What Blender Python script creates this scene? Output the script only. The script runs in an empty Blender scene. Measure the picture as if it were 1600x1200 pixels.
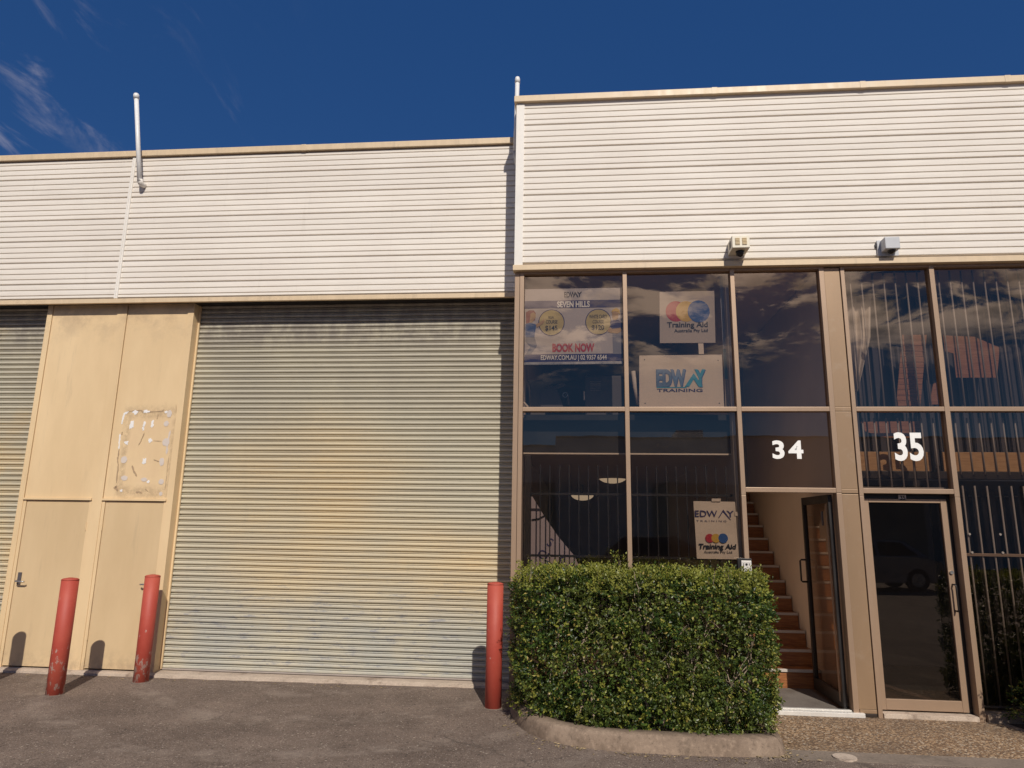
import bpy, bmesh, math, random
from mathutils import Vector, Matrix
random.seed(7)
S = bpy.context.scene
COL = S.collection
R = math.radians

# ---------------------------------------------------------------- camera
CAM = Vector((0, 0, 1.66))
ROWS = ((0.99592114, 0.08900988, 0.01477600), (0.00361977, -0.20304608, 0.97916249), (-0.09015535, 0.97511514, 0.20254008))
F = 1080.0
cd = bpy.data.cameras.new('camera'); cam = bpy.data.objects.new('camera', cd); COL.objects.link(cam)
r_, u_, f_ = (Vector(v) for v in ROWS)
f_ = -(-f_)
mw = Matrix(((r_.x, u_.x, -f_.x, 0), (r_.y, u_.y, -f_.y, 0), (r_.z, u_.z, -f_.z, CAM.z), (0, 0, 0, 1)))
cam.matrix_world = mw
cd.sensor_width = 36; cd.lens = F / 1600 * 36; cd.clip_start = 0.05; cd.clip_end = 2000
S.camera = cam

# ---------------------------------------------------------------- world, sun, exposure
SUN = Vector((-0.28, 1.0, -0.85)).normalized()
W_ = bpy.data.worlds.new('World'); S.world = W_; W_.use_nodes = True
def build_world():
    nt = W_.node_tree; nt.nodes.clear(); N = nt.nodes.new; L = nt.links.new
    out = N('ShaderNodeOutputWorld'); bg = N('ShaderNodeBackground'); bg.inputs['Strength'].default_value = 0.05
    sky = N('ShaderNodeTexSky'); sky.sky_type = 'NISHITA'; sky.sun_disc = False
    sky.sun_elevation = math.asin(-SUN.z); sky.sun_rotation = math.atan2(-SUN.x, -SUN.y)
    sky.air_density = 1.0; sky.dust_density = 0.15; sky.ozone_density = 3.0; sky.altitude = 100
    tc = N('ShaderNodeTexCoord'); sep = N('ShaderNodeSeparateXYZ'); L(tc.outputs['Generated'], sep.inputs[0])
    def m(op, a, b=None, c=None):
        n = N('ShaderNodeMath'); n.operation = op
        for i, v in enumerate((a, b, c)):
            if v is None: continue
            if isinstance(v, (int, float)): n.inputs[i].default_value = v
            else: L(v, n.inputs[i])
        return n.outputs[0]
    def ms(x, lo, hi):
        n = N('ShaderNodeMapRange'); n.interpolation_type = 'SMOOTHSTEP'
        L(x, n.inputs[0]); n.inputs[1].default_value = lo; n.inputs[2].default_value = hi; return n.outputs[0]
    z = m('ADD', m('MAXIMUM', sep.outputs[2], 0.0), 0.12)
    px = m('DIVIDE', sep.outputs[0], z); py = m('DIVIDE', sep.outputs[1], z)
    cmb = N('ShaderNodeCombineXYZ'); L(px, cmb.inputs[0]); L(py, cmb.inputs[1])
    n1 = N('ShaderNodeTexNoise'); n1.inputs['Scale'].default_value = 2.7; n1.inputs['Detail'].default_value = 9
    n1.inputs['Roughness'].default_value = 0.68; n1.inputs['Distortion'].default_value = 0.35; L(cmb.outputs[0], n1.inputs['Vector'])
    c1 = ms(n1.outputs['Fac'], 0.472, 0.565)
    back = ms(sep.outputs[1], 0.1, -0.35)
    low = m('MULTIPLY', ms(sep.outputs[2], 0.19, 0.28), ms(sep.outputs[2], 0.52, 0.36))
    cum = m('MULTIPLY', m('MULTIPLY', c1, back), low)
    # thin wisps, stretched
    mp = N('ShaderNodeMapping'); mp.inputs['Rotation'].default_value = (0, 0, R(-28)); mp.inputs['Scale'].default_value = (3.4, 1.15, 1)
    L(cmb.outputs[0], mp.inputs['Vector'])
    n2 = N('ShaderNodeTexNoise'); n2.inputs['Scale'].default_value = 2.2; n2.inputs['Detail'].default_value = 7
    n2.inputs['Roughness'].default_value = 0.62; n2.inputs['Distortion'].default_value = 0.6; L(mp.outputs[0], n2.inputs['Vector'])
    c2 = m('MULTIPLY', m('MULTIPLY', ms(n2.outputs['Fac'], 0.53, 0.80), ms(sep.outputs[0], -0.30, -0.72)), 0.22)
    cov = m('MINIMUM', m('ADD', m('MULTIPLY', cum, 0.95), c2), 1.0)
    mix = N('ShaderNodeMixRGB'); L(cov, mix.inputs[0])
    tint = N('ShaderNodeMixRGB'); tint.blend_type = 'MULTIPLY'; tint.inputs[0].default_value = 1
    tint.inputs[2].default_value = (0.62, 0.92, 1.22, 1); L(sky.outputs[0], tint.inputs[1])
    flat_ = N('ShaderNodeMixRGB'); flat_.inputs[0].default_value = 0.6; L(tint.outputs[0], flat_.inputs[1]); flat_.inputs[2].default_value = (0.22, 1.22, 4.35, 1)
    L(flat_.outputs[0], mix.inputs[1]); cc = N('ShaderNodeMixRGB'); n3 = N('ShaderNodeTexNoise'); n3.inputs['Scale'].default_value = 5.5; n3.inputs['Detail'].default_value = 6; L(cmb.outputs[0], n3.inputs['Vector'])
    L(ms(n3.outputs['Fac'], 0.36, 0.62), cc.inputs[0]); cc.inputs[1].default_value = (10.0, 9.2, 8.8, 1); cc.inputs[2].default_value = (30.0, 26.0, 23.5, 1); L(cc.outputs[0], mix.inputs[2])
    L(mix.outputs[0], bg.inputs['Color']); L(bg.outputs[0], out.inputs['Surface'])
build_world()
sl = bpy.data.lights.new('sun', 'SUN'); sl.energy = 3.9; sl.angle = R(0.53); sl.color = (1, 0.925, 0.82)
sun = bpy.data.objects.new('sun', sl); COL.objects.link(sun)
sun.rotation_euler = SUN.to_track_quat('-Z', 'Y').to_euler(); sun.location = (3, -12, 14)
S.view_settings.view_transform = 'Standard'; S.view_settings.look = 'None'
S.view_settings.exposure = 0.0; S.view_settings.gamma = 1.0
try: S.view_settings.use_curve_mapping = False
except Exception: pass
S.cycles.transparent_max_bounces = 24; S.cycles.max_bounces = 10

# ---------------------------------------------------------------- helpers
def ray(px, py):
    a, b = (px - 800) / F, -(py - 600) / F
    return r_ * a + u_ * b + f_
def W(px, py, Y):            # the point at depth Y seen at this place of the photograph
    d = ray(px, py); return CAM + d * (Y / d.y)
def G(px, py, z=0.0):        # the point on the level z
    d = ray(px, py); return CAM + d * ((z - CAM.z) / d.z)

def socket(n, *names):
    for k in names:
        if k in n.inputs: return n.inputs[k]

class NT:
    def __init__(s, mat):
        s.t = mat.node_tree
    def n(s, kind, **kw):
        x = s.t.nodes.new('ShaderNode' + kind)
        for k, v in kw.items(): setattr(x, k, v)
        return x
    def l(s, a, b): s.t.links.new(a, b)
    def noise(s, scale, detail=4, rough=0.55, vec=None, stretch=None, dist=0.0):
        x = s.n('TexNoise'); x.inputs['Scale'].default_value = scale; x.inputs['Detail'].default_value = detail
        x.inputs['Roughness'].default_value = rough; x.inputs['Distortion'].default_value = dist
        if vec is None: vec = s.pos()
        if stretch:
            m = s.n('Mapping'); m.inputs['Scale'].default_value = stretch; s.l(vec, m.inputs[0]); vec = m.outputs[0]
        s.l(vec, x.inputs['Vector']); return x.outputs['Fac']
    def pos(s):
        g = s.n('NewGeometry'); return g.outputs['Position']
    def rng(s, v, lo, hi, a=0.0, b=1.0):
        m = s.n('MapRange'); m.interpolation_type = 'SMOOTHSTEP'; s.l(v, m.inputs[0])
        for i, q in enumerate((lo, hi, a, b)): m.inputs[i + 1].default_value = q
        return m.outputs[0]
    def mul(s, a, b, op='MULTIPLY'):
        m = s.n('Math', operation=op)
        for i, v in enumerate((a, b)):
            if isinstance(v, (int, float)): m.inputs[i].default_value = v
            else: s.l(v, m.inputs[i])
        return m.outputs[0]
    def mix(s, fac, a, b, mode='MIX'):
        m = s.n('MixRGB', blend_type=mode)
        for i, v in enumerate((fac, a, b)):
            if isinstance(v, (int, float)): m.inputs[i].default_value = v
            elif isinstance(v, (tuple, list)): m.inputs[i].default_value = (*v[:3], 1)
            else: s.l(v, m.inputs[i])
        return m.outputs[0]
    def sep(s, v):
        x = s.n('SeparateXYZ'); s.l(v, x.inputs[0]); return x.outputs
    def bump(s, h, strength, dist, nrm=None):
        b = s.n('Bump'); b.inputs['Strength'].default_value = strength; b.inputs['Distance'].default_value = dist
        s.l(h, b.inputs['Height'])
        if nrm is not None: s.l(nrm, b.inputs['Normal'])
        return b.outputs[0]

def new_mat(name):
    m = bpy.data.materials.new(name); m.use_nodes = True
    return m, NT(m), m.node_tree.nodes['Principled BSDF']

def paint(name, col, rough=0.5, var=0.10, scale=3.0, bump=0.15, metal=0.0, fine=60, spec=0.5, dirt=None, dirt_amt=0.4, stretch=None):
    m, t, p = new_mat(name)
    a = t.noise(scale, 5, 0.6, stretch=stretch); b = t.noise(fine, 3, 0.6)
    c = t.mix(t.rng(a, 0.3, 0.7), tuple(v * (1 - var) for v in col), tuple(min(1, v * (1 + var)) for v in col))
    c = t.mix(t.rng(b, 0.35, 0.65, 0.0, 0.5), c, tuple(v * (1 - var * 0.8) for v in col))
    if dirt:
        d = t.noise(1.7, 8, 0.7, stretch=stretch); c = t.mix(t.rng(d, 0.52, 0.75, 0, dirt_amt), c, dirt)
    t.l(c, p.inputs['Base Color']); p.inputs['Metallic'].default_value = metal
    t.l(t.rng(a, 0.2, 0.8, max(0.05, rough - 0.08), min(1, rough + 0.1)), p.inputs['Roughness'])
    socket(p, 'Specular IOR Level', 'Specular').default_value = spec
    if bump: t.l(t.bump(b, bump, 0.002), p.inputs['Normal'])
    return m

def glass(name, tint, ior=1.75, wav=0.03, dust=0.02, refl=(1.0, 0.84, 0.70)):
    m, t, p = new_mat(name); t.t.nodes.remove(p)
    out = t.t.nodes['Material Output']
    tr = t.n('BsdfTransparent'); tr.inputs[0].default_value = (*tint, 1)
    gl = t.n('BsdfGlossy'); gl.inputs['Roughness'].default_value = 0.0; gl.inputs[0].default_value = (*refl, 1)
    nz = t.noise(1.3, 2, 0.5); bp = t.bump(nz, wav, 0.05); t.l(bp, gl.inputs['Normal'])
    geo = t.n('NewGeometry')
    lw = t.n('LayerWeight'); lw.inputs['Blend'].default_value = 0.5
    # Schlick reflectance, the same from either side
    r0 = ((ior - 1) / (ior + 1)) ** 2
    f5 = t.mul(lw.outputs['Facing'], 5.0, 'POWER'); fr = t.mul(t.mul(f5, 1 - r0), r0, 'ADD')
    mx = t.n('MixShader'); t.l(fr, mx.inputs[0]); t.l(tr.outputs[0], mx.inputs[1]); t.l(gl.outputs[0], mx.inputs[2])
    df = t.n('BsdfDiffuse'); df.inputs[0].default_value = (0.5, 0.46, 0.42, 1)
    m2 = t.n('MixShader'); dn = t.noise(2.2, 8, 0.75)
    t.l(t.rng(dn, 0.42, 0.75, dust * 0.3, dust), m2.inputs[0]); t.l(mx.outputs[0], m2.inputs[1]); t.l(df.outputs[0], m2.inputs[2])
    t.l(m2.outputs[0], out.inputs['Surface'])
    return m

# mesh pieces -------------------------------------------------------------
def BM(): return bmesh.new()
def box(bm, x0, x1, y0, y1, z0, z1, bev=0.0):
    g = bmesh.ops.create_cube(bm, size=1)
    for v in g['verts']:
        v.co = Vector(((x0 + x1) / 2 + v.co.x * (x1 - x0), (y0 + y1) / 2 + v.co.y * (y1 - y0), (z0 + z1) / 2 + v.co.z * (z1 - z0)))
    if bev:
        es = list({e for v in g['verts'] for e in v.link_edges})
        bmesh.ops.bevel(bm, geom=es, offset=bev, segments=2, affect='EDGES', profile=0.6)
    return bm
def tube(bm, pts, rad, seg=12, cap=True):
    pts = [Vector(p) for p in pts]; rings = []
    if not isinstance(rad, (list, tuple)): rad = [rad] * len(pts)
    for i, p in enumerate(pts):
        d = (pts[min(i + 1, len(pts) - 1)] - pts[max(i - 1, 0)]).normalized()
        a = d.cross(Vector((0.31, 0.2, 0.93))) 
        if a.length < 0.1: a = d.cross(Vector((1, 0, 0)))
        a.normalize(); b = d.cross(a)
        rings.append([bm.verts.new(p + (a * math.cos(2 * math.pi * k / seg) + b * math.sin(2 * math.pi * k / seg)) * rad[i]) for k in range(seg)])
    for i in range(len(rings) - 1):
        for k in range(seg):
            bm.faces.new((rings[i][k], rings[i][(k + 1) % seg], rings[i + 1][(k + 1) % seg], rings[i + 1][k]))
    if cap:
        bm.faces.new(rings[0][::-1]); bm.faces.new(rings[-1])
    return bm
def prism(bm, poly, y0, y1):          # (x, z) outline given a thickness in y
    a = [bm.verts.new((x, y0, z)) for x, z in poly]; b = [bm.verts.new((x, y1, z)) for x, z in poly]
    n = len(poly); bm.faces.new(a); bm.faces.new(b[::-1])
    for i in range(n): bm.faces.new((a[i], b[i], b[(i + 1) % n], a[(i + 1) % n]))
    return bm
def slab(bm, poly, z0, z1):           # (x, y) outline given a height
    a = [bm.verts.new((x, y, z1)) for x, y in poly]; b = [bm.verts.new((x, y, z0)) for x, y in poly]
    n = len(poly); bm.faces.new(a); bm.faces.new(b[::-1])
    for i in range(n): bm.faces.new((a[i], b[i], b[(i + 1) % n], a[(i + 1) % n]))
    return bm
def sweep(bm, prof, x0, x1):          # open (y, z) profile drawn along x
    a = [bm.verts.new((x0, y, z)) for y, z in prof]; b = [bm.verts.new((x1, y, z)) for y, z in prof]
    for i in range(len(prof) - 1): bm.faces.new((a[i], a[i + 1], b[i + 1], b[i]))
    return bm
def wpos(o):
    v = Vector((0, 0, 0))
    while o: v += o.location; o = o.parent
    return v
def mk(name, bm, mat, parent=None, label=None, cat=None, group=None, kind=None, smooth=False, fix=True):
    if fix: bmesh.ops.recalc_face_normals(bm, faces=bm.faces)
    if parent is not None:
        off = wpos(parent)
        for v in bm.verts: v.co -= off
    me = bpy.data.meshes.new(name); bm.to_mesh(me); bm.free()
    o = bpy.data.objects.new(name, me); COL.objects.link(o); o.parent = parent
    if mat: me.materials.append(mat)
    if smooth:
        for p in me.polygons: p.use_smooth = True
    return tag(o, label, cat, group, kind)
def tag(o, label=None, cat=None, group=None, kind=None):
    if label: o['label'] = label
    if cat: o['category'] = cat
    if group: o['group'] = group
    if kind: o['kind'] = kind
    return o
def thing(name, loc, label, cat, group=None):
    o = bpy.data.objects.new(name, None); COL.objects.link(o); o.location = loc; o.empty_display_size = 0.2
    return tag(o, label, cat, group)
def base(o, pt):                      # put a one-mesh thing's origin at its base
    pt = Vector(pt)
    for v in o.data.vertices: v.co -= pt
    o.location = pt; return o
def inst(src, name, parent, delta):   # an alike part sharing its mesh
    o = src.copy(); o.name = name; COL.objects.link(o); o.parent = parent; o.location = src.location + Vector(delta); return o
def text(body, px, py, Y, h, mat, parent, w=1.0, bold=0.0, name='lettering', align='LEFT', slant=0.0, rot=0.0, space=1.0, at=None, tilt=None):
    cu = bpy.data.curves.new('t', 'FONT'); cu.body = body; cu.size = 1.0; cu.align_x = align
    cu.offset = bold; cu.shear = slant; cu.space_character = space; cu.extrude = 0.002 ; cu.resolution_u = 4
    to = bpy.data.objects.new('t', cu); COL.objects.link(to)
    bpy.context.view_layer.update()
    dg = bpy.context.evaluated_depsgraph_get(); me = bpy.data.meshes.new_from_object(to.evaluated_get(dg))
    bpy.data.objects.remove(to)
    zs = [v.co.y for v in me.vertices]; 
    s = h / 0.69
    p = Vector(at) if at is not None else W(px, py, Y)
    ca, sa = math.cos(rot), math.sin(rot)
    off = wpos(parent) if parent else Vector()
    for v in me.vertices:
        x, z = v.co.x * s * w, v.co.y * s
        x, z = x * ca - z * sa, x * sa + z * ca
        v.co = Vector((p.x + x, p.y + v.co.z * 0.3, p.z + z)) - off
    me.materials.clear(); me.materials.append(mat); me.name = name
    o = bpy.data.objects.new(name, me); COL.objects.link(o); o.parent = parent
    return o
def part_box(name, x0, x1, y0, y1, z0, z1, mat, parent, bev=0.003, label=None):
    bm = BM(); box(bm, x0, x1, y0, y1, z0, z1, bev); return mk(name, bm, mat, parent, label)
def disc(bm, cx, cz, rx, rz, y0, y1, seg=40):
    return prism(bm, [(cx + rx * math.cos(2 * math.pi * k / seg), cz + rz * math.sin(2 * math.pi * k / seg)) for k in range(seg)], y0, y1)

# ---------------------------------------------------------------- materials
def siding_mat():
    m, t, p = new_mat('painted_steel_cladding')
    ob = t.n('ObjectInfo'); base_ = (0.79, 0.74, 0.675)
    a = t.noise(0.9, 6, 0.65); b = t.noise(1.0, 7, 0.7, stretch=(9, 1, 0.6))
    c = t.mix(t.rng(a, 0.3, 0.7), (0.755, 0.695, 0.62), (0.81, 0.755, 0.68))
    c = t.mix(t.mul(ob.outputs['Random'], 0.35), c, (0.68, 0.625, 0.56))
    c = t.mix(t.rng(b, 0.58, 0.78, 0, 0.22), c, (0.50, 0.44, 0.37))
    sp = t.noise(38, 2, 0.5); c = t.mix(t.rng(sp, 0.76, 0.80, 0, 0.35), c, (0.30, 0.26, 0.22))
    t.l(c, p.inputs['Base Color']); p.inputs['Roughness'].default_value = 0.6; socket(p, 'Specular IOR Level', 'Specular').default_value = 0.3
    t.l(t.bump(t.noise(2.2, 3, 0.5, stretch=(0.6, 1, 3)), 0.35, 0.02), p.inputs['Normal'])
    return m
M_SID = siding_mat()
M_TRIM = paint('cream_flashing_paint', (0.66, 0.51, 0.335), 0.45, 0.06, 2, 0.1, dirt=(0.30, 0.24, 0.17), dirt_amt=0.35, stretch=(6, 1, 1))
M_WHT = paint('white_trim_paint', (0.78, 0.74, 0.68), 0.45, 0.05, 3, 0.1)
M_CREAM = None
def cream_mat(name, k, patch=None):
    m, t, p = new_mat(name)
    base_ = (0.72 * k, 0.54 * k, 0.32 * k)
    a = t.noise(1.1, 6, 0.6, stretch=(1.6, 1, 0.5)); b = t.noise(45, 3, 0.6)
    c = t.mix(t.rng(a, 0.3, 0.72), tuple(v * 1.05 for v in base_), (0.67 * k, 0.49 * k, 0.28 * k))
    st = t.noise(2.4, 7, 0.72, stretch=(3.5, 1, 0.35)); c = t.mix(t.rng(st, 0.56, 0.80, 0, 0.42), c, (0.36, 0.27, 0.18))
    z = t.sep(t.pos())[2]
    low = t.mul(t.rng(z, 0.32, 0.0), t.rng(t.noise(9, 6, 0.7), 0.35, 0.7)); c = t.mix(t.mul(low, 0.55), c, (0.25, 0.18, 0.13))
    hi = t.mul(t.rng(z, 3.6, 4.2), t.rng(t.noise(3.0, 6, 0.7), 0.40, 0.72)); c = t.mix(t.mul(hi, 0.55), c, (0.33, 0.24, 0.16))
    if patch:
        x_, y_, z_ = t.sep(t.pos()); cx, cz, hx, hz = patch
        u = t.mul(t.mul(t.mul(x_, -cx, 'ADD'), 1 / hx), 0, 'ADD'); u = t.mul(u, 1, 'ABSOLUTE'); v = t.mul(t.mul(t.mul(z_, -cz, 'ADD'), 1 / hz), 1, 'ABSOLUTE')
        r_e = t.mul(u, v, 'MAXIMUM'); wob = t.mul(t.noise(9, 5, 0.7), 0.28); r_e = t.mul(r_e, wob, 'ADD')
        band = t.mul(t.rng(r_e, 0.92, 1.10), t.rng(r_e, 1.42, 1.14)); inside = t.rng(r_e, 1.15, 0.9)
        gr = t.noise(14, 7, 0.75)
        c = t.mix(t.mul(t.mul(band, t.rng(gr, 0.34, 0.6)), 0.55), c, (0.36, 0.25, 0.15))
        c = t.mix(t.mul(t.mul(inside, t.rng(t.noise(5, 6, 0.7), 0.35, 0.65)), 0.45), c, (0.66, 0.47, 0.29))
    t.l(c, p.inputs['Base Color']); p.inputs['Roughness'].default_value = 0.5
    t.l(t.bump(b, 0.10, 0.002, t.bump(t.noise(1.6, 2, 0.5), 0.25, 0.02)), p.inputs['Normal'])
    return m
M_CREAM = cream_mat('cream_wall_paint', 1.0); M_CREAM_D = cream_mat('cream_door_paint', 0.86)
a_, b_ = W(186, 768, 7.71), W(268, 645, 7.71)
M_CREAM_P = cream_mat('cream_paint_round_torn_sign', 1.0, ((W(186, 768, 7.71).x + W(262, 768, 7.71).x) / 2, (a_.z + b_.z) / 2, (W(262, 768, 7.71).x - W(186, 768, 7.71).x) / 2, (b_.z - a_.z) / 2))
def roller_mat():
    m, t, p = new_mat('weathered_roller_curtain')
    x, y, z = t.sep(t.pos())
    a = t.noise(0.55, 5, 0.6, stretch=(1, 1, 1.5)); b = t.noise(1.6, 7, 0.7, stretch=(0.8, 1, 2.0)); f = t.noise(22, 4, 0.7, stretch=(0.5, 1, 2.5))
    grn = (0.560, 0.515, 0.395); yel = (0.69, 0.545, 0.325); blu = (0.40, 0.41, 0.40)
    def soft(cx, cz, wx, wz):
        dx = t.mul(t.mul(t.mul(x, -cx, 'ADD'), 1 / wx), 2.0, 'POWER') if False else None
        u = t.mul(t.mul(x, -cx, 'ADD'), 1 / wx); v = t.mul(t.mul(z, -cz, 'ADD'), 1 / wz)
        return t.rng(t.mul(t.mul(u, u), t.mul(v, v), 'ADD'), 1.0, 0.0)
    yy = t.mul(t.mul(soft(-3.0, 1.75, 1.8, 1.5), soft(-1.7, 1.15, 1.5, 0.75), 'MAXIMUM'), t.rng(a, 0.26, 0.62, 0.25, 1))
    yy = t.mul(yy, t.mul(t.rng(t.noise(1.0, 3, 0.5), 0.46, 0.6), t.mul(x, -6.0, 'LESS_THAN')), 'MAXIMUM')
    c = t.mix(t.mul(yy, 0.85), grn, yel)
    slat = t.noise(1.0, 4, 0.6, stretch=(0.5, 1, 15)); c = t.mix(t.rng(slat, 0.42, 0.68, 0, 0.35), c, (0.40, 0.36, 0.28))
    c = t.mix(t.rng(t.noise(3.0, 6, 0.7, stretch=(2.2, 1, 0.25)), 0.56, 0.76, 0, 0.16), c, (0.36, 0.33, 0.27))
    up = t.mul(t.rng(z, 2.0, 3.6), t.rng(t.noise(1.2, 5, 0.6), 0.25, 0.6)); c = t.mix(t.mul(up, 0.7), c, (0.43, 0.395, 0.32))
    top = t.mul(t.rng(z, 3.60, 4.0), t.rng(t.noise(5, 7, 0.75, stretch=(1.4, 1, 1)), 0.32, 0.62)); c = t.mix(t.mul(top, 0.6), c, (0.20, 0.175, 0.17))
    low = t.mul(t.rng(z, 1.2, 0.35), t.rng(t.noise(1.3, 4, 0.6), 0.3, 0.6)); c = t.mix(t.mul(low, 0.75), c, (0.42, 0.42, 0.375))
    sc = t.mul(t.rng(z, 1.5, 0.5), t.rng(t.noise(4.2, 9, 0.85, stretch=(0.8, 1, 3.6)), 0.53, 0.60)); c = t.mix(t.mul(sc, 0.75), c, (0.27, 0.275, 0.30))
    c = t.mix(t.rng(f, 0.60, 0.76, 0, 0.45), c, (0.25, 0.23, 0.20))
    wh = t.mul(t.rng(t.noise(30, 5, 0.7, stretch=(0.6, 1, 1.6)), 0.66, 0.72), t.rng(z, 1.3, 0.4)); c = t.mix(t.mul(wh, 0.7), c, (0.62, 0.6, 0.55))
    t.l(c, p.inputs['Base Color']); p.inputs['Roughness'].default_value = 0.55
    t.l(t.bump(f, 0.1, 0.002), p.inputs['Normal'])
    return m
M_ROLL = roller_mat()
def bronze_mat(name, col, fade):
    m, t, p = new_mat(name)
    a = t.noise(1.2, 5, 0.6, stretch=(2, 1, 0.6)); b = t.noise(7, 7, 0.75)
    z = t.sep(t.pos())[2]
    c = t.mix(t.rng(a, 0.3, 0.7), col, tuple(v * 1.12 for v in col))
    c = t.mix(t.rng(b, 0.52, 0.75, 0, fade), c, (0.42, 0.33, 0.25))
    t.l(c, p.inputs['Base Color']); p.inputs['Roughness'].default_value = 0.42; p.inputs['Metallic'].default_value = 0.25
    t.l(t.bump(t.noise(90, 2, 0.5), 0.05, 0.001), p.inputs['Normal'])
    return m
M_BRZ = bronze_mat('bronze_aluminium', (0.335, 0.23, 0.155), 0.2)
M_BRZP = bronze_mat('bronze_column_sheet', (0.30, 0.198, 0.118), 0.3)
M_BLK = paint('black_frame', (0.018, 0.016, 0.016), 0.4, 0.1, 4, 0.05)
M_DKFR = paint('dark_bronze_frame', (0.05, 0.038, 0.032), 0.35, 0.1, 4, 0.05, metal=0.3)
M_GLASS = glass('tinted_shop_glass', (0.62, 0.57, 0.53), 2.1, 0.02, 0.006)
M_GLASS_D = glass('dark_tinted_door_glass', (0.26, 0.24, 0.24), 1.7, 0.015, 0.008)
M_GLASS_L = glass('clear_door_glass', (0.50, 0.44, 0.41), 1.95, 0.004, 0.01)
M_BAR = paint('grey_security_bar_paint', (0.36, 0.31, 0.275), 0.5, 0.08, 8, 0.1)
M_GRILLE = paint('dark_grille_paint', (0.014, 0.010, 0.010), 0.5, 0.1, 8, 0.1)
M_DIGIT = paint('white_vinyl', (0.86, 0.85, 0.82), 0.5, 0.02, 8, 0.0)
M_ALU = paint('aluminium_threshold', (0.72, 0.69, 0.64), 0.35, 0.06, 12, 0.1, metal=0.2)
def red_mat():
    m, t, p = new_mat('red_bollard_paint')
    z = t.sep(t.pos())[2]; a = t.noise(3, 5, 0.6); b = t.noise(16, 7, 0.75, stretch=(1, 1, 0.55))
    c = t.mix(t.rng(a, 0.3, 0.7), (0.40, 0.058, 0.038), (0.46, 0.088, 0.055))
    x = t.sep(t.pos())[0]
    lowm = t.mul(t.rng(z, 0.75, 0.08), t.rng(x, -1.5, -4.0))
    th = t.rng(t.mul(b, t.mul(lowm, 0.14), 'ADD'), 0.65, 0.685); c = t.mix(t.mul(th, 0.8), c, (0.46, 0.36, 0.31))
    c2 = t.rng(t.noise(26, 5, 0.7), 0.70, 0.73); c = t.mix(t.mul(c2, 0.7), c, (0.55, 0.36, 0.30))
    t.l(c, p.inputs['Base Color']); p.inputs['Roughness'].default_value = 0.6
    t.l(t.bump(t.noise(30, 4, 0.6), 0.2, 0.003), p.inputs['Normal'])
    return m
M_RED = red_mat()
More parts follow.
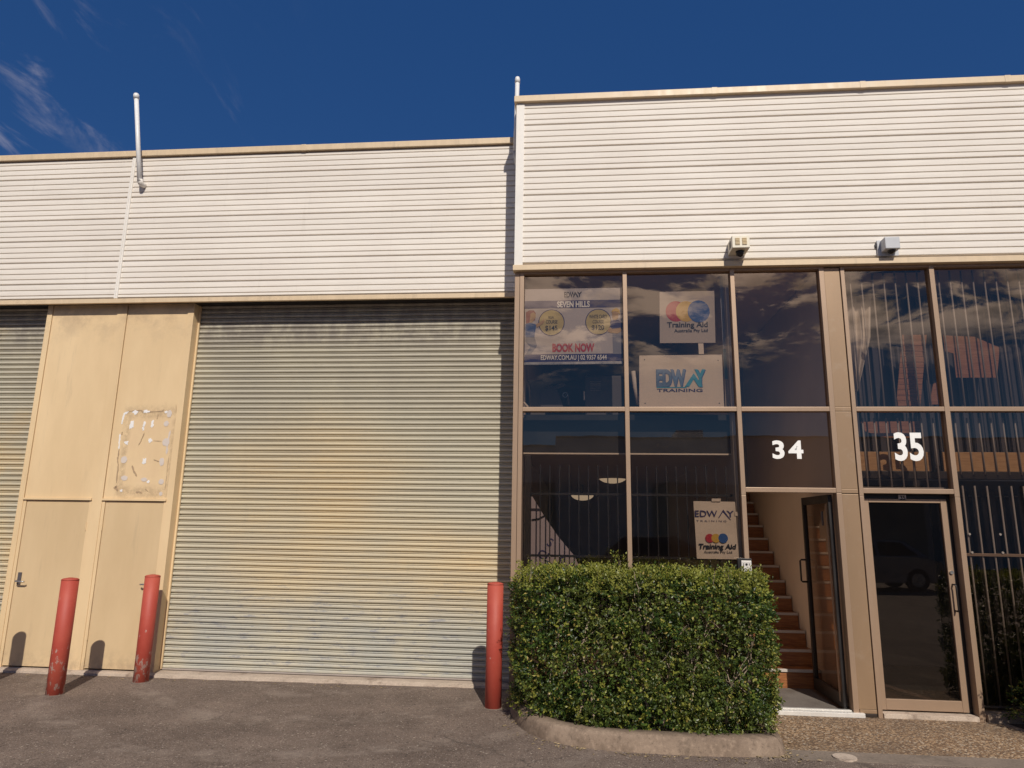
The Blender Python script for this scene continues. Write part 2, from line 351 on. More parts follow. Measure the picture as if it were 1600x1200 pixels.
def asphalt_mat():
    m, t, p = new_mat('asphalt')
    fine = t.noise(75, 4, 0.75); med = t.noise(1.3, 8, 0.68); big = t.noise(0.28, 4, 0.6)
    v = t.n('TexVoronoi'); v.inputs['Scale'].default_value = 95; t.l(t.pos(), v.inputs['Vector'])
    c = t.mix(t.rng(med, 0.35, 0.68), (0.130, 0.092, 0.070), (0.232, 0.172, 0.134))
    c = t.mix(t.rng(big, 0.42, 0.6, 0, 0.55), c, (0.215, 0.158, 0.124))
    c = t.mix(t.rng(fine, 0.50, 0.72, 0, 0.75), c, (0.30, 0.25, 0.215))
    c = t.mix(t.rng(fine, 0.48, 0.30, 0, 0.75), c, (0.045, 0.036, 0.032))
    g2 = t.noise(26, 5, 0.85); c = t.mix(t.rng(g2, 0.54, 0.68, 0, 0.6), c, (0.31, 0.245, 0.20)); c = t.mix(t.rng(g2, 0.46, 0.34, 0, 0.6), c, (0.055, 0.04, 0.034))
    g3 = t.noise(7, 8, 0.85); c = t.mix(t.rng(g3, 0.52, 0.64, 0, 0.5), c, (0.29, 0.22, 0.175))
    for sc_, th_, am_ in ((85, 0.80, 0.8), (42, 0.95, 0.75)):
        spk = t.n('TexVoronoi'); spk.inputs['Scale'].default_value = sc_; t.l(t.pos(), spk.inputs['Vector'])
        s_c = t.n('SeparateColor'); t.l(spk.outputs['Color'], s_c.inputs[0])
        c = t.mix(t.mul(t.rng(spk.outputs['Distance'], 0.42, 0.25), t.rng(s_c.outputs[0], th_, th_ + 0.02, 0, am_)), c, (0.52, 0.44, 0.36))
        c = t.mix(t.mul(t.rng(spk.outputs['Distance'], 0.5, 0.3), t.rng(s_c.outputs[1], th_ - 0.08, th_ - 0.05, 0, 0.7)), c, (0.05, 0.037, 0.03))
    # curved tyre scuffs and pale worn streaks
    wv = t.n('TexWave'); wv.wave_type = 'RINGS'; wv.rings_direction = 'Z'; wv.inputs['Scale'].default_value = 0.36
    wv.inputs['Distortion'].default_value = 3.5; wv.inputs['Detail'].default_value = 3; wv.inputs['Detail Scale'].default_value = 1.2
    mp = t.n('Mapping'); mp.inputs['Location'].default_value = (2.6, -8.4, 0); t.l(t.pos(), mp.inputs[0]); t.l(mp.outputs[0], wv.inputs['Vector'])
    s = t.mul(t.rng(wv.outputs['Fac'], 0.72, 0.98), t.rng(t.noise(3.2, 7, 0.75), 0.42, 0.65)); c = t.mix(t.mul(s, 0.6), c, (0.33, 0.265, 0.215))
    pale = t.mul(t.rng(t.noise(1.0, 8, 0.75, stretch=(2.2, 5, 1)), 0.60, 0.70), 0.5); c = t.mix(pale, c, (0.34, 0.29, 0.25))
    cv = t.n('TexVoronoi', feature='DISTANCE_TO_EDGE'); cv.inputs['Scale'].default_value = 0.55
    wn = t.n('TexNoise'); wn.inputs['Scale'].default_value = 3.0; wn.inputs['Detail'].default_value = 6; t.l(t.pos(), wn.inputs['Vector'])
    va = t.n('VectorMath', operation='MULTIPLY_ADD'); t.l(wn.outputs['Color'], va.inputs[0]); va.inputs[1].default_value = (0.35, 0.35, 0); t.l(t.pos(), va.inputs[2]); t.l(va.outputs[0], cv.inputs['Vector'])
    crk = t.mul(t.rng(cv.outputs['Distance'], 0.007, 0.002), t.rng(t.noise(0.7, 3, 0.5), 0.50, 0.56)); c = t.mix(t.mul(crk, 0.4), c, (0.04, 0.03, 0.026))
    oil = t.rng(t.noise(0.8, 5, 0.6, dist=0.6), 0.60, 0.74, 0, 0.5); c = t.mix(oil, c, (0.06, 0.047, 0.04))
    t.l(c, p.inputs['Base Color']); p.inputs['Roughness'].default_value = 0.86
    h = t.mul(fine, t.mul(v.outputs['Distance'], 0.8), 'ADD')
    t.l(t.bump(h, 0.9, 0.006, t.bump(g2, 0.6, 0.012)), p.inputs['Normal'])
    return m
M_ASPH = asphalt_mat()
def aggregate_mat():
    m, t, p = new_mat('exposed_aggregate')
    v = t.n('TexVoronoi'); v.inputs['Scale'].default_value = 62; t.l(t.pos(), v.inputs['Vector'])
    cc = t.n('SeparateColor'); t.l(v.outputs['Color'], cc.inputs[0])
    c = t.mix(t.rng(cc.outputs[0], 0.2, 0.9), (0.20, 0.118, 0.065), (0.52, 0.35, 0.205))
    c = t.mix(t.rng(cc.outputs[1], 0.82, 0.92, 0, 0.8), c, (0.60, 0.50, 0.38))
    c = t.mix(t.rng(v.outputs['Distance'], 0.42, 0.75, 0, 0.8), c, (0.09, 0.062, 0.042))
    c = t.mix(t.rng(t.noise(0.9, 6, 0.65), 0.42, 0.62, 0, 0.5), c, (0.12, 0.085, 0.06))
    t.l(c, p.inputs['Base Color']); p.inputs['Roughness'].default_value = 0.8
    t.l(t.bump(t.mul(v.outputs['Distance'], -1.0), 0.7, 0.006), p.inputs['Normal'])
    return m
M_AGG = aggregate_mat()
def concrete_mat(name, lo, hi, fine=55, stain=(0.10, 0.08, 0.06), amt=0.5):
    m, t, p = new_mat(name)
    a = t.noise(1.8, 7, 0.68); f = t.noise(fine, 4, 0.7)
    c = t.mix(t.rng(a, 0.3, 0.7), lo, hi); c = t.mix(t.rng(f, 0.5, 0.75, 0, 0.5), c, tuple(v * 1.35 for v in hi))
    c = t.mix(t.rng(f, 0.45, 0.3, 0, 0.55), c, tuple(v * 0.5 for v in lo))
    c = t.mix(t.rng(t.noise(3.5, 7, 0.7), 0.52, 0.7, 0, amt), c, stain)
    t.l(c, p.inputs['Base Color']); p.inputs['Roughness'].default_value = 0.85
    t.l(t.bump(f, 0.6, 0.005), p.inputs['Normal'])
    return m
M_KERB = concrete_mat('kerb_concrete', (0.16, 0.112, 0.078), (0.33, 0.245, 0.178), 34, (0.09, 0.065, 0.045), 0.6)
M_HOB = concrete_mat('threshold_concrete', (0.40, 0.32, 0.25), (0.55, 0.45, 0.36), stain=(0.12, 0.07, 0.05), amt=0.65)
M_GUT = concrete_mat('gutter_concrete', (0.17, 0.135, 0.105), (0.27, 0.215, 0.17))
M_SOIL = concrete_mat('mulch', (0.035, 0.024, 0.016), (0.07, 0.048, 0.032), 40)
M_PIPE = paint('white_pvc', (0.78, 0.77, 0.75), 0.4, 0.05, 5, 0.05)
M_GREYBOX = paint('grey_plastic', (0.50, 0.51, 0.53), 0.45, 0.06, 6, 0.1)
M_IVORY = paint('ivory_plastic', (0.75, 0.69, 0.56), 0.5, 0.06, 9, 0.1)
M_AMBER = paint('yellowed_louvre', (0.62, 0.48, 0.27), 0.5, 0.1, 9, 0.1)
M_LENS = paint('dark_lens', (0.02, 0.02, 0.025), 0.15, 0.1, 9, 0.0)
M_CHROME = paint('satin_metal', (0.55, 0.53, 0.50), 0.3, 0.05, 9, 0.0, metal=0.9)
M_PAPER = paint('off_white_board', (0.70, 0.585, 0.47), 0.6, 0.06, 2.5, 0.05)
M_POST = paint('poster_paper', (0.52, 0.47, 0.46), 0.5, 0.05, 2.5, 0.05)
M_NAVY = paint('navy_print', (0.016, 0.014, 0.12), 0.5, 0.05, 3, 0)
M_NAVYT = paint('dark_navy_lettering', (0.03, 0.025, 0.12), 0.5, 0.05, 3, 0)
M_INK = paint('black_lettering', (0.012, 0.01, 0.014), 0.5, 0.05, 3, 0)
M_REDP = paint('red_print', (0.46, 0.02, 0.035), 0.5, 0.05, 3, 0)
M_YELP = paint('yellow_print', (0.62, 0.38, 0.05), 0.5, 0.05, 3, 0)
M_PALEY = paint('pale_yellow_print', (0.52, 0.42, 0.18), 0.5, 0.05, 3, 0)
M_BLUP = paint('blue_print', (0.02, 0.09, 0.30), 0.5, 0.05, 3, 0)
M_TEAL = paint('teal_print', (0.05, 0.36, 0.52), 0.5, 0.2, 3, 0)
M_SKIN = paint('printed_skin_tone', (0.5, 0.32, 0.16), 0.6, 0.05, 3, 0)
M_HAIR = paint('printed_auburn', (0.30, 0.07, 0.06), 0.6, 0.05, 3, 0)
M_PBLUE = paint('printed_blue_shirt', (0.06, 0.12, 0.30), 0.6, 0.05, 3, 0)
M_PGREY = paint('printed_grey_trousers', (0.25, 0.25, 0.30), 0.6, 0.05, 3, 0)
M_WALLI = paint('beige_inner_wall', (0.80, 0.67, 0.54), 0.7, 0.05, 2, 0.1)
M_WALLG = paint('grey_inner_wall', (0.30, 0.28, 0.28), 0.7, 0.05, 2, 0.1)
M_CEIL = paint('inner_ceiling', (0.78, 0.60, 0.48), 0.8, 0.04, 2, 0.05)
M_FLOORI = paint('dark_inner_floor', (0.17, 0.105, 0.07), 0.6, 0.1, 4, 0.1)
def wood_mat(name, a_, b_):
    m, t, p = new_mat(name)
    n = t.noise(3, 6, 0.6, stretch=(2, 2, 26)); c = t.mix(t.rng(n, 0.35, 0.65), a_, b_)
    t.l(c, p.inputs['Base Color']); p.inputs['Roughness'].default_value = 0.38
    return m
M_WOOD = wood_mat('stained_stair_timber', (0.21, 0.078, 0.030), (0.36, 0.145, 0.052))
M_PLY = wood_mat('plywood', (0.42, 0.23, 0.10), (0.56, 0.33, 0.16))
M_CARD = wood_mat('brown_cardboard', (0.30, 0.13, 0.07), (0.40, 0.19, 0.11))
M_NOSE = paint('grey_nosing', (0.50, 0.45, 0.40), 0.5, 0.05, 9, 0.1)
M_MAT = concrete_mat('doormat_fibre', (0.12, 0.10, 0.085), (0.19, 0.165, 0.145), 120)
M_CURT = paint('white_curtain_cloth', (0.66, 0.58, 0.50), 0.8, 0.08, 4, 0.2)
M_BLIND = paint('charcoal_blind', (0.085, 0.075, 0.085), 0.7, 0.12, 3, 0.1)
M_STEELC = paint('grey_locker_paint', (0.09, 0.08, 0.085), 0.5, 0.06, 3, 0.1)
M_DIM = paint('dull_carton', (0.11, 0.10, 0.09), 0.7, 0.1, 4, 0.1)
M_LAMP = paint('opal_lamp_glass', (0.85, 0.78, 0.66), 0.4, 0.03, 4, 0)
M_BAN = paint('lilac_banner_fabric', (0.45, 0.37, 0.39), 0.7, 0.05, 5, 0.1)

# ---------------------------------------------------------------- ground
bm = BM()
slab(bm, [(-300, -300), (300, -300), (300, 300), (-300, 300)], -0.5, 0.0)
mk('asphalt_ground', bm, M_ASPH, kind='structure')
# pavement of exposed aggregate before the doors
bm = BM(); slab(bm, [(1.35, 7.20), (1.35, 5.99), (1.62, 5.985), (14, 6.03), (14, 7.20)], -0.1, 0.006)
mk('pavement', bm, M_AGG, kind='structure')
bm = BM(); slab(bm, [(1.35, 5.986), (1.35, 5.76), (14, 5.72), (14, 6.026)], -0.1, 0.004)
mk('gutter', bm, M_GUT, kind='structure')

# ---------------------------------------------------------------- cladding
PITCH = 0.2848
def panel_prof(Y, z0, z1, flip=False):
    # one sheet: four faces with three shallow grooves and a deep overlap at its foot
    rib = PITCH / 4; P = []
    P += [(Y + 0.018, z0 - 0.004), (Y - 0.001, z0 - 0.004)] if False else []
    P.append((Y + 0.021, z0 + 0.0185)); P.append((Y + 0.000, z0 + 0.0195))
    for k in range(4):
        zt = z0 + rib * (k + 1) + (0.0 if k < 3 else 0.0)
        if zt - 0.006 > z1: P.append((Y + 0.001, z1)); return P
        P.append((Y - 0.0005, zt - rib * 0.45))
        P.append((Y + 0.0010, zt - 0.0035))
        if k < 3:
            P += [(Y + 0.016, zt - 0.0034), (Y + 0.016, zt + 0.0082), (Y, zt + 0.0092)]
    P.append((Y + 0.002, z0 + PITCH - 0.001)); P.append((Y + 0.020, z0 + PITCH + 0.0005)); P.append((Y + 0.021, z0 + PITCH + 0.0185))
    return P
def clad(parent, x0, x1, Y, ztop, zbot, zref):
    k = math.floor((zbot - zref) / PITCH)
    z = zref + k * PITCH; first = {}
    while z < ztop:
        a, b = max(z, zbot), min(z + PITCH, ztop)
        if b - a > 0.01:
            prof = [(y, q) for y, q in panel_prof(Y, z, 99) if zbot - 0.001 <= q <= ztop + 0.001]
            if prof:
                if prof[-1][1] < ztop - 0.02 and b == ztop: prof.append((Y, ztop))
                bm = BM(); sweep(bm, prof, x0, x1)
                mk('cladding_panel', bm, M_SID, parent, fix=False)
        z += PITCH

# ================================================================= LEFT BUILDING
YA, YC, YR = 7.60, 7.70, 7.84
XC = -0.638                                  # side of the projecting offices
wh = thing('warehouse', (-5, YC, 0), 'lower cream and white warehouse with two roller doors, left of the glazed offices', 'warehouse')
bm = BM(); box(bm, -14, XC - 0.002, YA + 0.022, YA + 0.05, 4.30, 6.24); mk('fascia_backing', bm, M_WHT, wh)
clad(wh, -14, -5.600, YA, 6.212, 4.318, 5.94); clad(wh, -5.566, XC - 0.004, YA, 6.212, 4.318, 5.94)
bm = BM(); box(bm, -5.606, -5.560, YA - 0.014, YA + 0.01, 4.322, 6.205, 0.004)
box(bm, -5.586, -5.580, YA - 0.019, YA - 0.012, 4.322, 6.203); mk('joint_strip', bm, M_WHT, wh)
bm = BM(); box(bm, -14, XC - 0.02, YA - 0.035, YA + 0.25, 6.214, 6.290, 0.004); mk('cap_flashing', bm, M_TRIM, wh)
for xj in (-3.35, -7.95): part_box('flashing_joint', xj - 0.03, xj + 0.03, YA - 0.038, YA + 0.1, 6.211, 6.2925, M_TRIM, wh, 0.002)
bm = BM(); box(bm, -14, XC - 0.004, YA - 0.022, YA + 0.02, 4.262, 4.316, 0.003); mk('base_flashing', bm, M_TRIM, wh)
bm = BM(); box(bm, -14, XC - 0.004, YA + 0.021, 9.5, 4.285, 4.297); mk('soffit', bm, M_BLK, wh)
bm = BM(); box(bm, -14, XC - 0.7, YA + 0.26, 18, 6.0, 6.1); mk('roof', bm, M_GREYBOX, wh)
bm = BM(); box(bm, -14, XC, 9.5, 9.6, 0, 6.1); box(bm, -14.1, -14.0, 7.7, 9.6, 0, 6.1); mk('wall', bm, M_WALLG, wh)
# concrete threshold along the foot of the doors
bm = BM()
n = 150; xs = [-14 + (XC + 14) * i / n for i in range(n + 1)]
ry = random.Random(3)
fr = [7.61 + 0.075 * max(0, (x + 4.6) / 4.0) + ry.uniform(-0.016, 0.016) for x in xs]
for i in range(n):
    q = [(fr[i], -0.05), (fr[i] + 0.006, 0.022), (fr[i] + 0.05, 0.034), (8.2, 0.040)]
    q2 = [(fr[i + 1], -0.05), (fr[i + 1] + 0.006, 0.022), (fr[i + 1] + 0.05, 0.034), (8.2, 0.040)]
    for j in range(3):
        a = bm.verts.new((xs[i], *q[j])); b = bm.verts.new((xs[i], *q[j + 1])); c = bm.verts.new((xs[i + 1], *q2[j + 1])); d = bm.verts.new((xs[i + 1], *q2[j]))
        bm.faces.new((a, b, c, d))
bmesh.ops.remove_doubles(bm, verts=bm.verts, dist=0.0005)
mk('threshold', bm, M_HOB, wh)
# roller doors
def roller(x0, x1, label):
    rp = 0.0627; z0, z1 = 0.058, 4.29; prof = []
    z = z0
    while z < z1:
        # broad face, deep groove, small bead, shallow groove
        prof += [(YR + 0.012, z), (YR + 0.002, z + 0.002), (YR - 0.003, z + 0.009), (YR - 0.003, z + 0.026), (YR + 0.003, z + 0.033),
                 (YR + 0.013, z + 0.0345), (YR + 0.013, z + 0.0385), (YR + 0.001, z + 0.040), (YR - 0.001, z + 0.044), (YR + 0.004, z + 0.0485), (YR + 0.024, z + 0.0495), (YR + 0.024, z + 0.0610)]
        z += rp
    from mathutils import noise as mn
    bm = BM(); cols = []; ns = 26
    for i in range(ns + 1):
        x = x0 + (x1 - x0) * i / ns
        cols.append([bm.verts.new((x, y + 0.004 * mn.noise(Vector((x * 1.3, z * 0.9, 4))), z + (0.0022 * mn.noise(Vector((x * 0.9, z * 2.5, 9))) if 0.1 < z < 4.2 else 0))) for y, z in prof])
    for i in range(ns):
        for j in range(len(prof) - 1): bm.faces.new((cols[i][j], cols[i][j + 1], cols[i + 1][j + 1], cols[i + 1][j]))
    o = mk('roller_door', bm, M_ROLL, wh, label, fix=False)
    bm = BM(); box(bm, x0 + 0.01, x1 - 0.01, YR - 0.012, YR + 0.02, 0.043, 0.0575, 0.003); mk('bottom_rail', bm, M_BAR, o)
    for xg in (x0, x1):
        s = 1 if xg == x0 else -1
        bm = BM(); box(bm, min(xg, xg + s * 0.022), max(xg, xg + s * 0.022), YR - 0.03, YR - 0.006, 0.05, 4.28, 0.002)
        mk('guide_rail', bm, M_CREAM if s == 1 else M_DKFR, o)
    return o
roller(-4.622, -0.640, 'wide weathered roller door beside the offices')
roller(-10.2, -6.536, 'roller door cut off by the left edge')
# cream bay between the roller doors
part_box('wall_core', -6.53, -4.63, YC + 0.3, YC + 0.305, 0.0, 4.28, M_BLK, wh, 0)
part_box('post', -6.536, -6.470, YC, 8.0, 0.03, 4.284, M_CREAM, wh)
part_box('post', -5.612, -5.486, YC, 8.0, 0.012, 4.284, M_CREAM, wh)
part_box('post', -4.700, -4.6225, YC, 7.999, 0.03, 4.284, M_CREAM, wh)
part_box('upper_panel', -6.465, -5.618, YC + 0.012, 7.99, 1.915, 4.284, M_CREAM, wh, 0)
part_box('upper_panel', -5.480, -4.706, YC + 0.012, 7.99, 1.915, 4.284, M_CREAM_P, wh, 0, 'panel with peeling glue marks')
for x0, x1 in ((-6.469, -5.613), (-5.485, -4.701)):
    part_box('drip_ledge', x0, x1, YC - 0.014, YC + 0.012, 1.892, 1.9135, M_CREAM, wh, 0.002)
for i, (x0, x1) in enumerate(((-6.469, -5.613), (-5.485, -4.701))):
    part_box('door_frame', x0, x0 + 0.036, YC + 0.006, 7.98, 0.035, 1.891, M_CREAM, wh, 0.002)
    part_box('door_frame', x1 - 0.030, x1, YC + 0.006, 7.98, 0.035, 1.891, M_CREAM, wh, 0.002)
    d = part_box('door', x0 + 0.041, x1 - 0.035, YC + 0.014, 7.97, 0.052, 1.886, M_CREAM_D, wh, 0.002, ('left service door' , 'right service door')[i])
    hx = x0 + 0.095 if i == 0 else -4.785; sg = 1 if i == 0 else -0.75
    bm = BM(); box(bm, hx - 0.022, hx + 0.022, YC + 0.004, YC + 0.0135, 0.93, 1.065, 0.003); hp = mk('lock_plate', bm, M_STEELC, d)
    bm = BM(); tube(bm, [(hx, YC + 0.004, 0.972), (hx, YC - 0.048, 0.972), (hx + sg * 0.012, YC - 0.056, 0.970), (hx + sg * 0.095, YC - 0.052, 0.966), (hx + sg * 0.112, YC - 0.04, 0.966)], 0.0095, 10)
    mk('handle', bm, M_CHROME, d, smooth=True)
    for zh in (0.35, 1.55):
        xh = x1 - 0.032 if i == 0 else x0 + 0.038
        bm = BM(); tube(bm, [(xh, YC + 0.004, zh), (xh, YC + 0.004, zh + 0.09)], 0.006, 8); mk('hinge', bm, M_CREAM, d)
# glue blobs left by a sign that was torn off
def ppx(zx, zy): return W(170 + zx / 6.667, 620 + zy / 6.667, YC + 0.010)
rb = random.Random(11)
def blob(bm, cx, cy, rx, ry_, Y, h=0.0015, jag=0.3, n=14):
    c = ppx(cx, cy); sc = 1 / 6.667 / F * 7.71 * 1.05
    ph = [rb.uniform(1 - jag, 1 + jag * 0.6) for _ in range(n)]
    prism(bm, [(c.x + rx * sc * ph[k] * math.cos(2 * math.pi * k / n), c.z + ry_ * sc * ph[k] * math.sin(2 * math.pi * k / n)) for k in range(n)], Y - h, Y + 0.001)
def streak(bm, pts, w, Y, h=0.001):
    sc = 1 / 6.667 / F * 7.71 * 1.05; P = []
    for (a, b), (c, d) in zip(pts[:-1], pts[1:]):
        for s in range(5): P.append((a + (c - a) * s / 5 + rb.uniform(-3, 3), b + (d - b) * s / 5))
    P.append(pts[-1]); Lf, Rt = [], []
    for i, (a, b) in enumerate(P):
        q0, q1 = P[max(0, i - 1)], P[min(len(P) - 1, i + 1)]; dx, dy = q1[0] - q0[0], q1[1] - q0[1]; L = math.hypot(dx, dy) or 1
        ww = w * rb.uniform(0.35, 1.2) * (0.25 if i in (0, len(P) - 1) else 1); nx, ny = -dy / L * ww, dx / L * ww
        p1, p2 = ppx(a + nx, b + ny), ppx(a - nx, b - ny); Lf.append((p1.x, p1.z)); Rt.append((p2.x, p2.z))
    for i in range(len(P) - 1):
        prism(bm, [Lf[i], Lf[i + 1], Rt[i + 1], Rt[i]], Y - h, Y + 0.001)
YP = YC + 0.0095
bm = BM()
for b in ((238, 295, 25, 52), (452, 292, 20, 45), (372, 282, 15, 30), (360, 330, 14, 22), (185, 480, 24, 26), (430, 452, 26, 24), (370, 675, 25, 38), (280, 162, 36, 22), (388, 154, 40, 16), (600, 158, 20, 16), (415, 882, 18, 18), (130, 978, 14, 14)):
    blob(bm, *b, YP, jag=0.45)
streak(bm, [(208, 152), (160, 180), (146, 230), (135, 285)], 10, YP); streak(bm, [(118, 385), (112, 460), (106, 545)], 8, YP)
mk('glue_mark', bm, paint('bare_white_primer', (0.78, 0.76, 0.74), 0.7, 0.05, 9, 0), wh, 'chipped white glue marks', kind='stuff')
bm = BM()
for b in ((160, 655, 34, 40), (552, 678, 27, 44), (162, 846, 38, 28), (545, 885, 29, 30), (368, 862, 34, 20), (595, 472, 38, 42), (632, 178, 28, 40), (600, 278, 28, 30), (542, 1010, 19, 21)):
    blob(bm, *b, YP, jag=0.12)
streak(bm, [(640, 350), (615, 480), (600, 600)], 9, YP)
mk('glue_mark', bm, paint('grey_glue', (0.62, 0.54, 0.48), 0.7, 0.05, 9, 0), wh, 'round dried glue dots', kind='stuff')
bm = BM()
for s, w_ in (([(110, 545), (92, 640), (98, 730), (80, 900)], 9), ([(210, 152), (340, 140), (350, 160), (560, 150), (575, 130)], 7), ([(372, 370), (350, 430), (308, 505)], 6), ([(462, 458), (550, 462)], 5),
              ([(240, 715), (262, 780), (292, 830)], 9), ([(465, 655), (525, 675)], 7), ([(280, 998), (320, 990), (345, 1005)], 12), ([(55, 960), (75, 930), (90, 985)], 14), ([(380, 960), (410, 990)], 7),
              ([(516, 180), (500, 235)], 4), ([(625, 620), (595, 870), (582, 975)], 3), ([(700, 80), (708, 240), (690, 300)], 3), ([(130, 400), (145, 365)], 8)):
    streak(bm, s, w_, YP + 0.0004)
mk('glue_stain', bm, paint('brown_glue_stain', (0.40, 0.28, 0.17), 0.7, 0.15, 20, 0), wh, 'brown smears round the glue marks', kind='stuff')

# ================================================================= OFFICES (right building)
D = 7.05; YB = 7.02
of = thing('office_block', (2.0, D, 0), 'taller white clad building with bronze framed glazing holding units 34 and 35', 'building')
XE = 9.0
bm = BM(); box(bm, XC, XE, YB + 0.022, YB + 0.06, 4.42, 6.40); mk('fascia_backing', bm, M_WHT, of)
clad(of, -0.553, XE, YB, 6.372, 4.422, 5.805)
bm = BM(); box(bm, XC - 0.006, -0.553, YB - 0.012, YB + 0.02, 4.424, 6.366, 0.003)
box(bm, XC - 0.006, XC + 0.006, YB + 0.02, 7.9, 4.424, 6.366); mk('corner_trim', bm, M_WHT, of)
bm = BM(); box(bm, XC - 0.03, XE, YB - 0.045, YB + 0.3, 6.370, 6.444, 0.004); mk('cap_flashing', bm, M_TRIM, of)
for xj in (1.55, 3.12, 4.6): part_box('flashing_joint', xj - 0.03, xj + 0.03, YB - 0.0485, YB + 0.1, 6.367, 6.4465, M_TRIM, of, 0.002)
bm = BM(); box(bm, XC - 0.018, XE, YB - 0.03, D + 0.05, 4.362, 4.421, 0.003); mk('base_flashing', bm, M_TRIM, of)
bm = BM(); box(bm, XC + 0.01, XE, YB + 0.31, 17, 6.2, 6.3); mk('roof', bm, M_GREYBOX, of)
bm = BM(); box(bm, XC, XC + 0.09, D + 0.12, 16.2, 0.0, 4.42); mk('side_wall', bm, M_WALLI, of)
bm = BM(); box(bm, XC, XE, 16.2, 16.3, 0, 6.2); mk('back_wall', bm, M_WALLI, of)
bm = BM(); box(bm, XE, XE + 0.1, D, 16.3, 0, 6.3); mk('side_wall', bm, M_WALLI, of)
# frame
def fbox(name, x0, x1, z0, z1, mat=M_BRZ, y0=D, y1=D + 0.10, bev=0.003, label=None):
    return part_box(name, x0, x1, y0, y1, z0, z1, mat, of, bev, label)
fbox('frame_post', XC, -0.587, 0.0, 4.352, y0=D + 0.004, y1=D + 0.12); fbox('frame_post', -0.583, -0.538, 0.0, 4.361)
GX = [(-0.538, 0.513), (0.557, 1.630), (1.674, 2.533), (2.787, 3.622), (3.670, 4.78), (4.826, 5.94)]
fbox('mullion', 0.513, 0.557, 0.02, 4.361); 
fbox('mullion', 1.630, 1.674, 0.0, 2.003); fbox('mullion', 1.630, 1.674, 2.006, 4.361)
fbox('column_post', 2.533, 2.583, 0.035, 2.030); fbox('column_post', 2.533, 2.583, 2.034, 4.361)
fbox('column_post', 2.747, 2.787, 0.0, 2.0); fbox('column_post', 2.747, 2.787, 2.003, 4.361)
fbox('column_panel', 2.584, 2.738, 0.075, 2.022, M_BRZP, D + 0.006); fbox('column_panel', 2.584, 2.738, 2.030, 2.068, M_BRZP, D + 0.004)
fbox('column_panel', 2.584, 2.738, 2.070, 2.833, M_BRZP, D + 0.006); fbox('column_panel', 2.584, 2.738, 2.838, 2.878, M_BRZP, D + 0.004)
fbox('column_panel', 2.584, 2.738, 2.881, 4.345, M_BRZP, D + 0.006)
fbox('column_foot', 2.586, 2.738, 0.010, 0.038, M_DKFR, D + 0.002); fbox('column_foot', 2.588, 2.738, 0.040, 0.073, M_BRZP, D + 0.002)
part_box('gap_filler', 2.738, 2.747, D + 0.03, D + 0.1, 0.0, 4.36, M_BLK, of, 0)
fbox('mullion', 3.622, 3.670, 0.0, 2.0); fbox('mullion', 3.622, 3.670, 2.003, 4.361); fbox('mullion', 4.78, 4.826, 0.0, 4.361); fbox('mullion', 5.94, 5.99, 0, 4.361)
for i, (a, b) in enumerate(GX):
    fbox('head_rail', a, b, 4.335, 4.3605, y0=D + 0.002); fbox('transom', a, b, 2.837, 2.881, y0=D + 0.003)
    if i not in (2, 3): fbox('sill_rail', a, b, 0.03, 0.09, y0=D + 0.003)
    else: fbox('transom', a, b, 2.032, 2.078, y0=D + 0.003)
def pane(a, b, z0, z1, mat=M_GLASS):
    bm = BM(); Yg = D + 0.05
    vs = [bm.verts.new(v) for v in ((a + .001, Yg, z0), (b - .001, Yg, z0), (b - .001, Yg, z1), (a + .001, Yg, z1))]
    bm.faces.new(vs)
    return mk('window_pane', bm, mat, of, fix=False)
for i, (a, b) in enumerate(GX):
    pane(a, b, 2.882, 4.334)
    if i in (2, 3): pane(a, b, 2.079, 2.836)
    else: pane(a, b, 0.091, 2.836)
part_box('sill_block', 3.68, 9, D - 0.03, D + 0.1, 0.0, 0.075, M_KERB, of, 0.004)
# floors, ceilings, partitions inside
part_box('inner_floor', XC + .1, XE, D + 0.102, 16.2, -0.02, 0.028, M_FLOORI, of, 0)
part_box('upper_floor', XC + .085, 1.60, D + 0.30, 16.2, 2.46, 2.833, M_CEIL, of, 0)
part_box('upper_floor', 2.86, XE, D + 0.60, 9.6, 2.05, 2.20, M_DKFR, of, 0)
part_box('ceiling', XC + .08, XE, D + 0.102, 16.2, 4.42, 4.44, M_CEIL, of, 0)
part_box('partition_wall', 1.60, 1.655, D + 0.105, 12.4, 0.03, 4.41, M_WALLI, of, 0)
bm = BM()
box(bm, 2.60, 2.68, D + 0.105, 13.1, 0.03, 4.41); mk('partition_wall', bm, M_WALLI, of)
part_box('partition_wall', 1.66, 2.598, 10.75, 10.8, 1.9, 4.41, M_WALLG, of, 0)
part_box('partition_wall', 2.69, 8.9, 9.6, 9.65, 0.03, 4.41, M_WALLG, of, 0)
# door thresholds
part_box('door_sill', 1.655, 2.62, D - 0.035, D + 0.115, 0.007, 0.046, M_ALU, of, 0.004); part_box('door_sill', 1.675, 2.53, D + 0.03, D + 0.07, 0.0465, 0.056, M_ALU, of, 0.002)
part_box('door_sill', 2.795, 3.618, D - 0.005, D + 0.2, 0.004, 0.045, M_HOB, of, 0.004)
